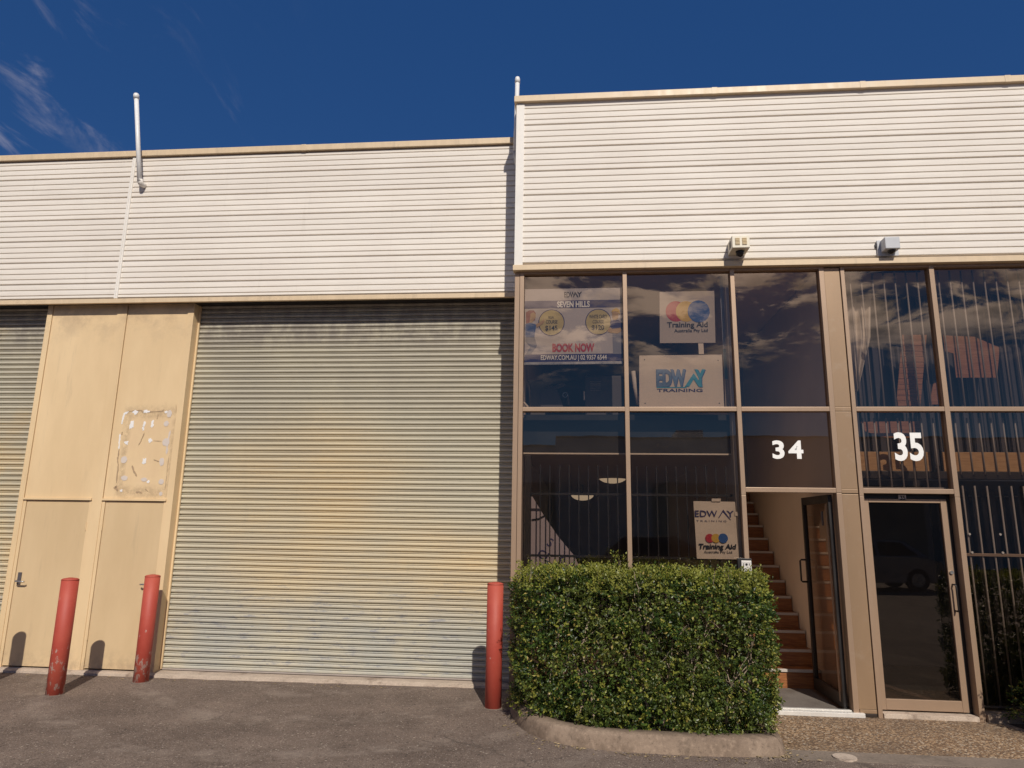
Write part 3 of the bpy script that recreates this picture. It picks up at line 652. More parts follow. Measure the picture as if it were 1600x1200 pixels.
# ---- open door of unit 34: hinged on the right, swung in square to the front
d34 = thing('unused', (2.5, D, 0), 'x', 'x') ; bpy.data.objects.remove(d34)
DX0, DX1 = 2.484, 2.524; Y0d, Y1d = D + 0.105, D + 0.93
ax = (DX0 + DX1) / 2
door = part_box('door', DX0, DX1, Y1d - 0.05, Y1d, 0.05, 2.02, M_BLK, of, 0.002, 'door of unit 34, swung open inwards')
part_box('door_stile', DX0, DX1, Y0d, Y0d + 0.045, 0.05, 2.02, M_BLK, door); part_box('door_rail', DX0, DX1, Y0d + 0.046, Y1d - 0.051, 1.94, 2.02, M_BLK, door)
part_box('door_rail', DX0, DX1, Y0d + 0.046, Y1d - 0.051, 0.05, 0.17, M_BLK, door)
bm = BM(); vs = [bm.verts.new(v) for v in ((ax, Y0d + .045, .17), (ax, Y1d - .05, .17), (ax, Y1d - .05, 1.94), (ax, Y0d + .045, 1.94))]; bm.faces.new(vs)
mk('door_glass', bm, M_GLASS_L, door, fix=False)
part_box('mullion_reflection', DX0 - 0.006, DX0 - 0.001, Y0d + 0.05, Y0d + 0.085, 0.10, 1.93, M_BRZ, door, 0.001)  # bronze strip drawn in place of the mullion's reflection in the door glass
bm = BM(); ha = W(1262, 880, Y1d - 0.03).z; hb = W(1265, 905, Y1d - 0.03).z
ha, hb = 1.36, 1.13
yh = Y1d - 0.025
tube(bm, [(DX0, yh, ha), (DX0 - 0.05, yh, ha), (DX0 - 0.062, yh, ha - 0.012), (DX0 - 0.062, yh, hb + 0.012), (DX0 - 0.05, yh, hb), (DX0, yh, hb)], 0.0095, 10)
mk('handle', bm, M_BLK, door, smooth=True)
part_box('stay_bracket', DX0 - 0.012, DX0 - 0.001, Y0d + 0.16, Y0d + 0.20, 1.72, 1.86, M_STEELC, door, 0.002)
# ---- shut door of unit 35
YD = D + 0.085
dr = part_box('door', 2.800, 2.858, YD, YD + 0.04, 0.06, 1.984, M_BRZ, of, 0.003, 'shut door of unit 35')
part_box('door_stile', 3.508 + 0.02, 3.582, YD, YD + 0.04, 0.06, 1.984, M_BRZ, dr)
part_box('door_rail', 2.8585, 3.5275, YD + .001, YD + 0.039, 1.948, 1.983, M_BRZ, dr); part_box('door_rail', 2.8585, 3.5275, YD + .001, YD + 0.039, 0.061, 0.155, M_BRZ, dr)
bm = BM(); vs = [bm.verts.new(v) for v in ((2.858, YD + .02, .155), (3.528, YD + .02, .155), (3.528, YD + .02, 1.948), (2.858, YD + .02, 1.948))]; bm.faces.new(vs)
mk('door_glass', bm, M_GLASS_D, dr, fix=False)
part_box('door_jamb', 3.584, 3.621, D + 0.1, D + 0.18, 0.05, 2.031, M_BLK, of, 0); part_box('door_jamb', 2.788, 3.583, D + 0.101, D + 0.18, 1.987, 2.031, M_BLK, of, 0)
bm = BM(); hx = 3.555
tube(bm, [(hx, YD, 1.19), (hx, YD - 0.045, 1.19), (hx + 0.006, YD - 0.05, 1.175), (hx + 0.006, YD - 0.05, 0.965), (hx, YD - 0.045, 0.95), (hx, YD, 0.95)], 0.008, 10)
mk('handle', bm, M_BLK, dr, smooth=True)
bm = BM(); tube(bm, [(hx, YD, 1.30), (hx, YD - 0.016, 1.30)], 0.017, 14); mk('lock_cylinder', bm, M_CHROME, dr)
# numbers
n34 = text('34', 1206, 715.5, D + 0.046, 0.168, M_DIGIT, of, w=1.14, bold=0.03, space=1.22, name='unit_number'); tag(n34, 'wide white 34')
n35 = text('35', 1397.5, 718, D + 0.046, 0.258, M_DIGIT, of, w=0.78, bold=0.028, name='unit_number'); tag(n35, 'tall narrow white 35')
bm = BM(); a = W(1405, 782, D + 0.08); box(bm, a.x, a.x + 0.07, D + 0.086, D + 0.0995, a.z, a.z + 0.055, 0.002)
pl = mk('number_plate', bm, M_POST, of, 'small plate reading 35'); text('35', 1407, 780.5, D + 0.0855, 0.036, M_INK, pl, w=1.0, bold=0.02, at=(a.x + 0.012, D + 0.0855, a.z + 0.01))

# ---------------------------------------------------------------- stairs, mat, intercom
st = thing('staircase', (2.1, 8.0, 0.03), 'brown timber stair with pale nosings, seen through the open door of unit 34', 'stairs')
SY0, SG, SH, SZ0 = 8.04, 0.2214, 0.168, 0.222
for k in range(17):
    y = SY0 + SG * k; z = SZ0 + SH * k
    part_box('riser', 1.665, 2.590, y + 0.012, y + 0.03, z - SH - (0.03 if k == 0 else 0), z - 0.028, M_WOOD, st, 0)
    part_box('tread', 1.665, 2.590, y + 0.031, y + SG + 0.028, z - 0.026, z - 0.001, M_WOOD, st, 0)
    part_box('nosing', 1.667, 2.588, y - 0.006, y + 0.030, z - 0.027, z + 0.001, M_NOSE, st, 0.003)
bm = BM(); box(bm, 1.70, 2.45, D + 0.12, 8.02, 0.029, 0.039, 0.003)
mk('doormat', bm, M_MAT, None, 'charcoal grey doormat on the floor inside the open door of unit 34', 'doormat'); 
a = W(1160, 898, D - 0.045); b = W(1174, 877, D - 0.045)
ic = thing('intercom', (a.x, D, a.z), 'small silver keypad box on the bronze mullion beside the open door', 'intercom')
part_box('back_box', a.x - 0.035, b.x + 0.006, D - 0.03, D - 0.002, a.z - 0.01, b.z + 0.025, M_BLK, ic)
fp = part_box('face_plate', a.x - 0.004, b.x, D - 0.046, D - 0.031, a.z, b.z + 0.004, M_ALU, ic)
bm = BM(); cx = (a.x + b.x) / 2 - .002
for r0 in range(3):
    pass
tube(bm, [(cx, D - 0.0465, b.z - 0.03), (cx, D - 0.050, b.z - 0.03)], 0.011, 16); mk('button', bm, M_INK, fp)
bm = BM(); tube(bm, [(cx, D - 0.0465, a.z + 0.03), (cx, D - 0.050, a.z + 0.03)], 0.008, 16); mk('button', bm, M_STEELC, fp)
for s in (-1, 1): part_box('speaker_slot', cx + s * 0.026 - 0.003, cx + s * 0.026 + 0.003, D - 0.0475, D - 0.0462, b.z - 0.04, b.z - 0.02, M_INK, fp, 0)

# ---------------------------------------------------------------- wall boxes above the glazing
a = W(1144.5, 387, 6.80); b = W(1171, 367.5, 6.80)
lb = thing('floodlight', (a.x + 0.08, YB, a.z), 'ivory louvred light box on the white fascia above the 34 window', 'light')
bx = part_box('housing', a.x, b.x, 6.80, YB - 0.005, a.z, b.z + 0.0, M_IVORY, lb, 0.006)
w2 = (b.x - a.x)
for cxx in (a.x + w2 * 0.30, a.x + w2 * 0.70):
    for q in range(5):
        z = a.z + 0.032 + q * (b.z - a.z - 0.06) / 4.6
        part_box('louvre', cxx - w2 * 0.13, cxx + w2 * 0.13, 6.792, 6.801, z, z + 0.009, M_AMBER, lb, 0)
part_box('side_vent', a.x - 0.002, a.x + 0.001, 6.86, 6.93, a.z + 0.03, b.z - 0.03, M_INK, lb, 0)
bm = BM(); tube(bm, [((a.x + b.x) / 2 + .01, 6.90, a.z), ((a.x + b.x) / 2 + .01, 6.895, a.z - 0.03), ((a.x + b.x) / 2 + .01, 6.88, a.z - 0.055)], [0.045, 0.042, 0.02], 18)
mk('lens', bm, M_LENS, lb, smooth=True)
a = W(1384, 388, 6.88); b = W(1405.5, 369.5, 6.88)
lb2 = thing('light_sensor', (a.x, YB, a.z), 'grey square sensor box on the white fascia above the 35 door window', 'sensor')
part_box('housing', a.x, b.x, 6.88, YB - 0.028, a.z, b.z, M_GREYBOX, lb2, 0.008)
part_box('mounting_plate', a.x - 0.03, b.x + 0.03, YB - 0.027, YB - 0.004, a.z - 0.035, b.z + 0.01, M_GREYBOX, lb2, 0.004)
bm = BM(); tube(bm, [((a.x + b.x) / 2 + .01, 6.94, a.z), ((a.x + b.x) / 2 + .01, 6.93, a.z - 0.018), ((a.x + b.x) / 2 + .01, 6.925, a.z - 0.028)], [0.04, 0.034, 0.012], 18)
mk('lens', bm, M_LENS, lb2, smooth=True)
part_box('bracket', a.x - 0.045, a.x - 0.031, YB - 0.02, YB - 0.004, b.z - 0.06, b.z - 0.02, M_INK, lb2)

# ---------------------------------------------------------------- vent pipes
p0 = W(218, 283, 7.50); p1 = W(213, 149, 7.44)
vp = thing('vent_pipe', (p0.x, 7.55, p0.z), 'white capped pipe rising from an elbow on the lower left fascia', 'pipe', 'white vent pipes')
bm = BM(); tube(bm, [p0, p0.lerp(p1, 0.5), p1], 0.027, 18); mk('pipe', bm, M_PIPE, vp, smooth=True)
bm = BM(); tube(bm, [(p0.x + .004, YA, p0.z - 0.012), (p0.x + .003, 7.56, p0.z - 0.022), (p0.x + .001, 7.52, p0.z - 0.012), tuple(p0 + Vector((0, 0, 0.03)))], [0.030, 0.032, 0.034, 0.031], 18)
mk('elbow', bm, M_WHT, vp, smooth=True)
bm = BM(); d = (p1 - p0).normalized(); tube(bm, [p1 - d * 0.05, p1, p1 + d * 0.02, p1 + d * 0.032], [0.035, 0.036, 0.028, 0.008], 18); mk('cap', bm, M_PIPE, vp, smooth=True)
p0 = Vector((-0.676, 7.30, 5.95)); p1 = W(808.6, 124, 7.30)
vp = thing('vent_pipe', (p0.x, 7.35, p0.z), 'white capped pipe standing at the corner where the two fascias meet', 'pipe', 'white vent pipes')
bm = BM(); tube(bm, [p0, p0.lerp(p1, 0.5), p1], 0.026, 18); mk('pipe', bm, M_PIPE, vp, smooth=True)
bm = BM(); tube(bm, [p1 - Vector((0, 0, 0.05)), p1, p1 + Vector((0, 0, 0.025)), p1 + Vector((0, 0, 0.035))], [0.031, 0.031, 0.024, 0.008], 18); mk('cap', bm, M_PIPE, vp, smooth=True)
bm = BM(); tube(bm, [p0, p0 + Vector((0.0, 0.08, -0.04)), p0 + Vector((0.0, 0.28, -0.05))], 0.028, 14); mk('elbow', bm, M_GREYBOX, vp, smooth=True)

# ---------------------------------------------------------------- bollards
def bollard(x, y, h, r, lean, label):
    t = thing('bollard', (x, y, 0), label, 'bollard', 'red steel bollards before the warehouse')
    bm = BM(); seg = 40
    tube(bm, [(x, y, -0.05), (x + lean * 0.5, y, h * 0.5), (x + lean, y, h - 0.012)], r, seg); mk('post', bm, M_RED, t, smooth=True)
    bm = BM(); tube(bm, [(x + lean, y, h - 0.013), (x + lean, y, h - 0.004), (x + lean, y, h + 0.004), (x + lean, y, h + 0.012)], [r + 0.0015, r, r * 0.8, r * 0.25], seg)
    mk('cap', bm, M_RED, t, smooth=True)
    bm = BM(); rr = random.Random(int(x * 100)); n = 30
    ring = [(x + (r + 0.003 + rr.uniform(0, 0.009)) * math.cos(2 * math.pi * k / n), y + (r + 0.003 + rr.uniform(0, 0.009)) * math.sin(2 * math.pi * k / n)) for k in range(n)]
    slab(bm, ring, -0.02, 0.004); mk('footing', bm, M_GUT, t)
    return t
q = G(78, 1087); bollard(q.x, q.y + 0.06, 1.085, 0.079, 0.0, 'red bollard with scraped foot, leftmost in view, before the left service door')
q = G(217, 1066); bollard(q.x, q.y + 0.03, 1.085, 0.077, 0.0, 'red bollard beside the left jamb of the wide roller door')
q = G(769, 1109); bollard(q.x, q.y + 0.075, 1.125, 0.078, 0.0, 'clean red bollard between the wide roller door and the hedge')
bollard(-5.99, 6.72, 1.20, 0.079, 0.0, 'red bollard outside the left edge, casting the leftmost shadow on the cream door')

# ---------------------------------------------------------------- planter kerbs and hedges
def smooth_line(pts, n=8):
    out = []
    P = [Vector((*p, 0)) for p in pts]; P = [P[0] * 2 - P[1]] + P + [P[-1] * 2 - P[-2]]
    for i in range(1, len(P) - 2):
        for s in range(n):
            u = s / n; a, b, c, d = P[i - 1:i + 3]
            v = 0.5 * ((2 * b) + (c - a) * u + (2 * a - 5 * b + 4 * c - d) * u * u + (3 * b - a - 3 * c + d) * u ** 3); out.append((v.x, v.y))
    out.append((P[-2].x, P[-2].y)); return out
def kerb(line, w, h, parent, name='kerb'):
    bm = BM(); rows = []
    for i, (x, y) in enumerate(line):
        a, b = line[max(0, i - 1)], line[min(len(line) - 1, i + 1)]; t = Vector((b[0] - a[0], b[1] - a[1])).normalized(); nx, ny = -t.y, t.x   # inward = left of travel
        prof = [(0.0, -0.05), (0.0, 0.01), (0.020, h * 0.72), (0.034, h * 0.93), (0.055, h), (w - 0.01, h + 0.002), (w, h - 0.01), (w, -0.05)]
        rows.append([bm.verts.new((x + nx * o, y + ny * o, z)) for o, z in prof])
    for i in range(len(rows) - 1):
        for j in range(7): bm.faces.new((rows[i][j], rows[i + 1][j], rows[i + 1][j + 1], rows[i][j + 1]))
    bm.faces.new(rows[0]); bm.faces.new(rows[-1][::-1])
    return mk(name, bm, M_KERB, parent, smooth=True)
def pxl(pts, z=0): return [(G(x, y, z).x, G(x, y, z).y) for x, y in pts]
kl = pxl([(796, 1098), (799, 1117), (812, 1136), (840, 1152), (885, 1164), (950, 1173), (1060, 1180), (1150, 1183)]) + [(1.50, 5.795), (1.565, 5.83), (1.60, 5.93), (1.60, 6.12), (1.60, 6.5), (1.60, 7.0)]
line = smooth_line(kl, 6)
pk = thing('planter', (0.5, 6.4, 0), 'low concrete kerbed planter holding the big hedge below the shop windows', 'planter', 'kerbed planters')
kerb(line, 0.15, 0.125, pk)
bm = BM(); slab(bm, [(-0.50, 7.02), (-0.46, 6.5), (-0.25, 6.15), (0.2, 5.93), (1.48, 5.95), (1.48, 7.02)], -0.02, 0.085); mk('soil', bm, M_SOIL, pk)
pk2 = thing('planter', (4.6, 6.6, 0), 'dark shaded planter bed at the bottom right corner', 'planter', 'kerbed planters')
k2 = [(3.76, 7.03), (3.83, 6.86), (3.90, 6.66), (4.02, 6.45), (4.25, 6.22), (4.6, 6.08), (5.4, 6.02), (7.5, 6.02)]
k2 = [(3.76, 7.03), (3.80, 6.86), (3.84, 6.6), (3.88, 6.2), (3.98, 5.93), (4.3, 5.82), (5.4, 5.78), (7.5, 5.78)]
kerb(smooth_line(k2, 6), 0.05, 0.012, pk2)
bm = BM(); slab(bm, [(3.84, 7.01), (3.87, 6.85), (3.91, 6.5), (3.96, 6.2), (4.2, 5.93), (7.5, 5.86), (7.5, 7.01)], -0.02, 0.010); mk('soil', bm, M_SOIL, pk2)

def leaf_mat():
    m, t, p = new_mat('glossy_hedge_leaf')
    g = t.n('NewGeometry'); rnd = g.outputs['Random Per Island']
    cr = t.n('ValToRGB'); e = cr.color_ramp.elements
    e[0].position = 0.0; e[0].color = (0.014, 0.032, 0.007, 1); e[1].position = 1.0; e[1].color = (0.36, 0.27, 0.07, 1)
    for ps, c in ((0.36, (0.028, 0.060, 0.010)), (0.66, (0.062, 0.108, 0.018)), (0.87, (0.15, 0.20, 0.032)), (0.945, (0.28, 0.30, 0.055)), (0.965, (0.44, 0.33, 0.10))):
        x = e.new(ps); x.color = (*c, 1)
    t.l(rnd, cr.inputs[0])
    at = t.n('Attribute'); at.attribute_name = 'young'
    c = t.mix(t.mul(at.outputs['Fac'], 0.75), cr.outputs[0], (0.30, 0.30, 0.05))
    n = t.noise(2.1, 3, 0.6); c = t.mix(t.rng(n, 0.46, 0.62, 0, 0.3), c, (0.15, 0.15, 0.035))
    t.l(c, p.inputs['Base Color']); p.inputs['Roughness'].default_value = 0.40
    socket(p, 'Specular IOR Level', 'Specular').default_value = 0.45
    tl = t.n('BsdfTranslucent'); t.l(t.mix(1.0, c, (1.3, 1.5, 0.7), 'MULTIPLY'), tl.inputs[0])
    mx = t.n('MixShader'); mx.inputs[0].default_value = 0.22; t.l(p.outputs[0], mx.inputs[1]); t.l(tl.outputs[0], mx.inputs[2])
    t.l(mx.outputs[0], t.t.nodes['Material Output'].inputs['Surface'])
    return m
M_LEAF = leaf_mat()
M_TWIG = paint('grey_brown_twig', (0.30, 0.23, 0.17), 0.8, 0.2, 20, 0.2)
def leaf_cloud(name, inside, x0, x1, y0, y1, z0, z1, count, parent, seed, size=(0.016, 0.030), top=1.2, holes=0.42):
    # inside(p) gives how deep p lies in the clipped shape; leaves stand in sprigs close to its skin
    rn = random.Random(seed); verts, faces, young = [], [], []
    from mathutils import noise as mn
    made = 0; guard = 0
    while made < count and guard < count * 60:
        guard += 1
        p = Vector((rn.uniform(x0, x1), rn.uniform(y0, y1), rn.uniform(z0, z1)))
        dd, nrm = inside(p)
        wob = 0.050 * mn.noise(p * 3.6) + 0.040 * mn.noise(p * 10)
        dd += wob
        if dd < -0.01: continue
        if dd > 0.15: continue
        if rn.random() > math.exp(-max(0, dd) / 0.07): continue
        hole = mn.noise(p * 6.5 + Vector((9, 3, 1)))
        if dd < 0.05 and hole > holes: continue
        made += 1
        nl = rn.randint(4, 7)
        d = (nrm * rn.uniform(0.4, 1.1) + Vector((rn.gauss(0, .55), rn.gauss(0, .55), rn.gauss(0.25, .5)))).normalized()
        L = rn.uniform(0.03, 0.075); yg = 1.0 if (rn.random() < 0.13 + (0.62 if p.z > top else 0)) else 0.0
        if dd > 0.05: yg = 0
        for k in range(nl):
            t = (k + 0.6) / nl; c = p + d * L * t; ang = k * 2.4 + rn.uniform(-.4, .4)
            s1 = d.cross(Vector((0, 0, 1)) if abs(d.z) < .9 else Vector((1, 0, 0))).normalized(); s2 = d.cross(s1)
            out = (s1 * math.cos(ang) + s2 * math.sin(ang)); ld = (out * 0.85 + d * rn.uniform(0.3, 0.9)).normalized()
            wv = ld.cross(d).normalized() if ld.cross(d).length > 0.05 else s1
            up = ld.cross(wv)
            ln = rn.uniform(*size); wd = ln * rn.uniform(0.24, 0.32)
            i = len(verts); m = c + ld * ln * 0.5; bend = up * (-ln * 0.10)
            verts += [c, m + wv * wd, c + ld * ln + bend * 1.5, m - wv * wd, m + up * ln * -0.0 - up * ln * 0.07]
            faces += [(i, i + 1, i + 4), (i + 1, i + 2, i + 4), (i + 2, i + 3, i + 4), (i + 3, i, i + 4)]
            young += [yg] * 5
    me = bpy.data.meshes.new(name); off = wpos(parent)
    me.from_pydata([tuple(v - off) for v in verts], [], faces); me.materials.append(M_LEAF)
    a = me.attributes.new('young', 'FLOAT', 'POINT'); a.data.foreach_set('value', young)
    o = bpy.data.objects.new(name, me); COL.objects.link(o); o.parent = parent; o['kind'] = 'stuff'
    return o
def poly_inside(poly, ztop, zbot, rnd=0.16, flare=0.0):
    n = len(poly); E = []
    for i in range(n):
        a, b = poly[i], poly[(i + 1) % n]; t = Vector((b[0] - a[0], b[1] - a[1])).normalized(); E.append((a, Vector((-t.y, t.x))))  # ccw: inward normal
    def f(p):
        ds = sorted([((p.x - a[0]) * q.x + (p.y - a[1]) * q.y - flare * max(0, 0.45 - p.z), q) for a, q in E], key=lambda s: s[0])
        d0, q0 = ds[0]; dz = ztop - p.z; db = p.z - zbot
        # rounded join of side and top
        if d0 < rnd and dz < rnd:
            r = math.hypot(rnd - d0, rnd - dz); d = rnd - r; nr = Vector((-q0.x * (rnd - d0), -q0.y * (rnd - d0), (rnd - dz)))
        elif d0 < dz: d = d0; nr = Vector((-q0.x, -q0.y, 0))
        else: d = dz; nr = Vector((0, 0, 1))
        if nr.length > 1e-6: nr.normalize()
        if db < d: d = min(d, db)
        return d, nr
    return f
hd = thing('hedge', (0.5, 6.45, 0.085), 'big clipped box hedge with small glossy leaves in front of the shop windows', 'hedge', 'clipped hedges')
hp = [(-0.57, 6.97), (-0.55, 6.55), (-0.40, 6.22), (-0.15, 6.02), (0.25, 5.90), (0.9, 5.87), (1.42, 5.89), (1.57, 6.03), (1.64, 6.35), (1.64, 6.97)]
leaf_cloud('foliage', poly_inside(hp, 1.265, 0.10, 0.19, 0.08), -0.7, 1.8, 5.8, 7.0, 0.10, 1.32, 14500, hd, 5, (0.018, 0.037), 1.15, 0.12)
# a few shoots standing above the clipped top
rn = random.Random(21)
bm = BM()
for k in range(46):
    x = rn.uniform(-0.45, 1.6); y = rn.uniform(6.0, 6.85); L = rn.uniform(0.04, 0.10)
    if k < 5: x, y, L = 0.42 + rn.uniform(-.06, .06), 6.85, rn.uniform(0.10, 0.17)
    tube(bm, [(x, y, 1.2), (x + rn.uniform(-.02, .02), y, 1.25 + L)], [0.002, 0.001], 4, False)
def shoot_inside(p): return (0.0, Vector((0, 0, 1)))
mk('shoot', bm, M_TWIG, hd, kind='stuff')
leaf_cloud('foliage', lambda p: ((0.01 if p.z < 1.27 + 0.06 * math.sin(p.x * 17 + p.y * 5) * math.sin(p.x * 41) + (0.11 if abs(p.x - 0.42) < 0.07 and p.y > 6.7 else 0) else -1), Vector((0, 0, 1))), -0.5, 1.62, 6.0, 6.9, 1.24, 1.42, 750, hd, 8)
# stems and bare twigs
M_STEM = paint('pale_stem_bark', (0.36, 0.28, 0.20), 0.8, 0.15, 25, 0.3)
def branch(bm, p, d, L, r, lev, rn):
    pts = [p]; q = p.copy(); dd = d.copy(); n = 4
    for i in range(n):
        dd = (dd + Vector((rn.gauss(0, .18), rn.gauss(0, .18), rn.gauss(0.02, .1)))).normalized(); q = q + dd * L / n; pts.append(q.copy())
        if not (-0.5 < q.x < 1.62 and 5.93 < q.y < 6.9 and q.z < 1.24): break
    tube(bm, pts, [r * (1 - 0.5 * i / max(1, len(pts) - 1)) for i in range(len(pts))], 5 if lev else 7, False)
    if lev < 2:
        for k in range(2 if lev else 4):
            t = rn.choice(pts[1:]); branch(bm, t, (dd + Vector((rn.gauss(0, .7), rn.gauss(0, .6), rn.uniform(-.1, .6)))).normalized(), L * rn.uniform(.5, .75), r * 0.55, lev + 1, rn)
for i, (x, y) in enumerate(((-0.25, 6.35), (0.02, 6.16), (0.14, 6.12), (0.58, 6.12), (0.70, 6.10), (0.95, 6.3), (1.22, 6.12), (1.30, 6.15), (1.45, 6.4))):
    bm = BM(); rs = random.Random(40 + i)
    branch(bm, Vector((x, y, 0.07)), Vector((rs.uniform(-.1, .15), rs.uniform(-.08, .02), 1)).normalized(), 0.65, 0.016 if i in (1, 2, 3, 6) else 0.010, 0, rs)
    mk('stem', bm, M_STEM, hd, smooth=True)
h2 = thing('hedge', (5.2, 6.6, 0.03), 'shaded hedge mostly cut off by the right edge, by the barred window', 'hedge', 'clipped hedges')
hp2 = [(3.87, 6.97), (3.90, 6.72), (4.06, 6.45), (4.3, 6.3), (5.0, 6.2), (5.0, 6.97)]
leaf_cloud('foliage', poly_inside(hp2, 0.42, 0.03, 0.22), 3.84, 5.0, 6.2, 7.0, 0.04, 0.50, 2000, h2, 9)
hp3 = [(4.14, 6.97), (4.07, 6.5), (3.97, 6.1), (4.10, 5.88), (7.5, 5.86), (7.5, 6.97)]
leaf_cloud('foliage', poly_inside(hp3, 1.25, 0.05, 0.2), 3.9, 6.0, 5.8, 7.0, 0.05, 1.3, 9500, h2, 10, (0.022, 0.042))
for i, (x, y) in enumerate(((4.45, 6.7), (5.1, 6.6), (5.7, 6.5))):
    bm = BM(); tube(bm, [(x, y, 0.0), (x + .03, y, 0.25), (x - .02, y + .02, 0.42 + 0.5 * (i > 0))], [0.014, 0.010, 0.005], 7, False); mk('stem', bm, M_STEM, h2)

# drain lid
q = G(1320, 1184, 0.005)
bm = BM(); ring = [(q.x + 0.085 * math.cos(2 * math.pi * k / 32), q.y + 0.085 * math.sin(2 * math.pi * k / 32)) for k in range(32)]; slab(bm, ring, -0.02, 0.013)
mk('drain_lid', bm, M_HOB, None, 'small round pale drain lid set in the paving before the open door', 'drain lid')

# ================================================================= THINGS BEHIND THE GLASS
YG = D + 0.05
def flat(name, pts, Y, th, mat, parent, label=None, cat=None, group=None):
    P = [W(x, y, Y) for x, y in pts]; bm = BM(); prism(bm, [(p.x, p.z) for p in P], Y, Y + th)
    return mk(name, bm, mat, parent, label, cat, group)
def fdisc(name, cx, cy, r, Y, mat, parent, th=0.0012, ry_=None, ring=0):
    c = W(cx, cy, Y); e = W(cx + r, cy, Y); t = W(cx, cy - (ry_ or r), Y); bm = BM()
    rx, rz = e.x - c.x, t.z - c.z
    if ring:
        n = 48; k = 1 - ring
        for i in range(n):
            a0, a1 = 2 * math.pi * i / n, 2 * math.pi * (i + 1) / n
            prism(bm, [(c.x + rx * math.cos(a0), c.z + rz * math.sin(a0)), (c.x + rx * math.cos(a1), c.z + rz * math.sin(a1)), (c.x + rx * k * math.cos(a1), c.z + rz * k * math.sin(a1)), (c.x + rx * k * math.cos(a0), c.z + rz * k * math.sin(a0))], Y, Y + th)
    else: disc(bm, c.x, c.z, rx, rz, Y, Y + th)
    return mk(name, bm, mat, parent)
def ptext(body, x0, x1, yb, yt, Y, mat, parent, bold=0.0, slant=0.0, name='lettering'):
    p0, p1, pt = W(x0, yb, Y), W(x1, yb, Y), W(x0, yt, Y)
    o = text(body, x0, yb, Y, pt.z - p0.z, mat, parent, w=1.0, bold=bold, slant=slant, name=name)
    off = wpos(parent).x; xs_ = [v.co.x + off for v in o.data.vertices]; a, b = min(xs_), max(xs_); k = (p1.x - p0.x) / (b - a)
    for v in o.data.vertices: v.co.x = (p0.x + (v.co.x + off - a) * k) - off
    return o
# price banner, upper left pane
Y = YG + 0.035
c = W(896, 569, Y)
pb = thing('price_banner', (c.x, Y, c.z), 'white and navy printed course price banner hanging in the upper left window pane', 'banner')
flat('sheet', [(819.5, 568), (820.5, 452), (973, 449.5), (972.5, 566)], Y, 0.002, M_POST, pb)
flat('printed_band', [(820, 482.5), (820, 470.5), (973, 468), (973, 480)], Y - .0012, 0.001, M_NAVY, pb)
flat('printed_band', [(819.5, 566), (820, 554), (973, 552), (972.6, 564)], Y - .0012, 0.001, M_NAVY, pb)
flat('bottom_bar', [(819, 570), (819, 566.5), (973, 564.8), (973, 568.2)], Y - .008, 0.012, M_CHROME, pb)
Z = Y - .0026
ptext('EDW', 881.5, 899, 464.5, 456.3, Z, M_INK, pb, .02); ptext('Y', 901.5, 909.5, 464, 456, Z, M_INK, pb, .02)
flat('lettering', [(895, 464.5), (899.5, 456), (904, 464.5), (902, 464.5), (899.3, 459.5), (896.6, 464.5)], Z, .001, M_INK, pb)
ptext('SEVEN HILLS', 870.5, 921.5, 480, 471.3, Z, M_DIGIT, pb, .035)
ptext('BOOK NOW', 863, 929, 549.3, 537.5, Z, M_REDP, pb, .045)
ptext('EDWAY.COM.AU | 02 9357 6544', 845, 948, 562.3, 555.2, Z, M_DIGIT, pb, .015)
for cx, cy in ((861.6, 504), (935, 503)):
    fdisc('printed_circle', cx, cy, 19.8, Y - .0014, M_PALEY, pb); fdisc('printed_ring', cx, cy, 20.6, Y - .0018, M_NAVYT, pb, ring=0.06)
ptext('RSA', 857, 865.5, 498, 494, Z, M_INK, pb, .012); ptext('COURSE', 853, 871, 505.6, 500.5, Z, M_INK, pb, .012); ptext('$145', 852, 871, 516.2, 509, Z, M_INK, pb, .018)
ptext('WHITE CARD', 920.6, 948, 497.5, 492, Z, M_INK, pb, .012); ptext('COURSE', 926, 943.5, 505.2, 500.2, Z, M_INK, pb, .012); ptext('$120', 924.5, 944, 515.3, 508.2, Z, M_INK, pb, .018)
def fig(shapes):
    for i, (mat, pts) in enumerate(shapes): flat('printed_figure', pts, Z - 0.0008 * (i + 1), .0006, mat, pb)
fig([(M_PGREY, [(821, 527), (835, 526), (839, 540), (830, 553), (822, 553), (829, 541), (821, 534)]), (M_HAIR, [(822, 505), (822, 488), (827, 485), (834, 485), (837, 489), (836, 500), (830, 504), (826, 507)]),
     (M_SKIN, [(829, 490), (834, 488), (837, 491), (837, 496), (834, 501), (831, 504), (827, 505), (828, 498)]), (M_PBLUE, [(821, 506), (829, 504), (838, 507), (835, 527), (821, 527)]), (M_SKIN, [(837, 507), (848, 501), (849, 497), (851, 501), (849, 505), (839, 512)])])
fig([(M_PGREY, [(957, 521), (972, 520), (972, 553), (958, 553)]), (M_SKIN, [(956, 487), (961, 485), (967, 487), (966, 497), (961, 501), (957, 498)]), (M_YELP, [(955, 488), (957, 484), (963, 481), (968, 484), (969, 492), (966, 488), (960, 486)]),
     (M_NAVYT, [(953, 503), (958, 500), (966, 500), (972, 503), (972, 514), (956, 515)]), (M_SKIN, [(952, 511), (957, 514), (970, 512), (972, 517), (965, 521), (955, 520), (949, 518)])])
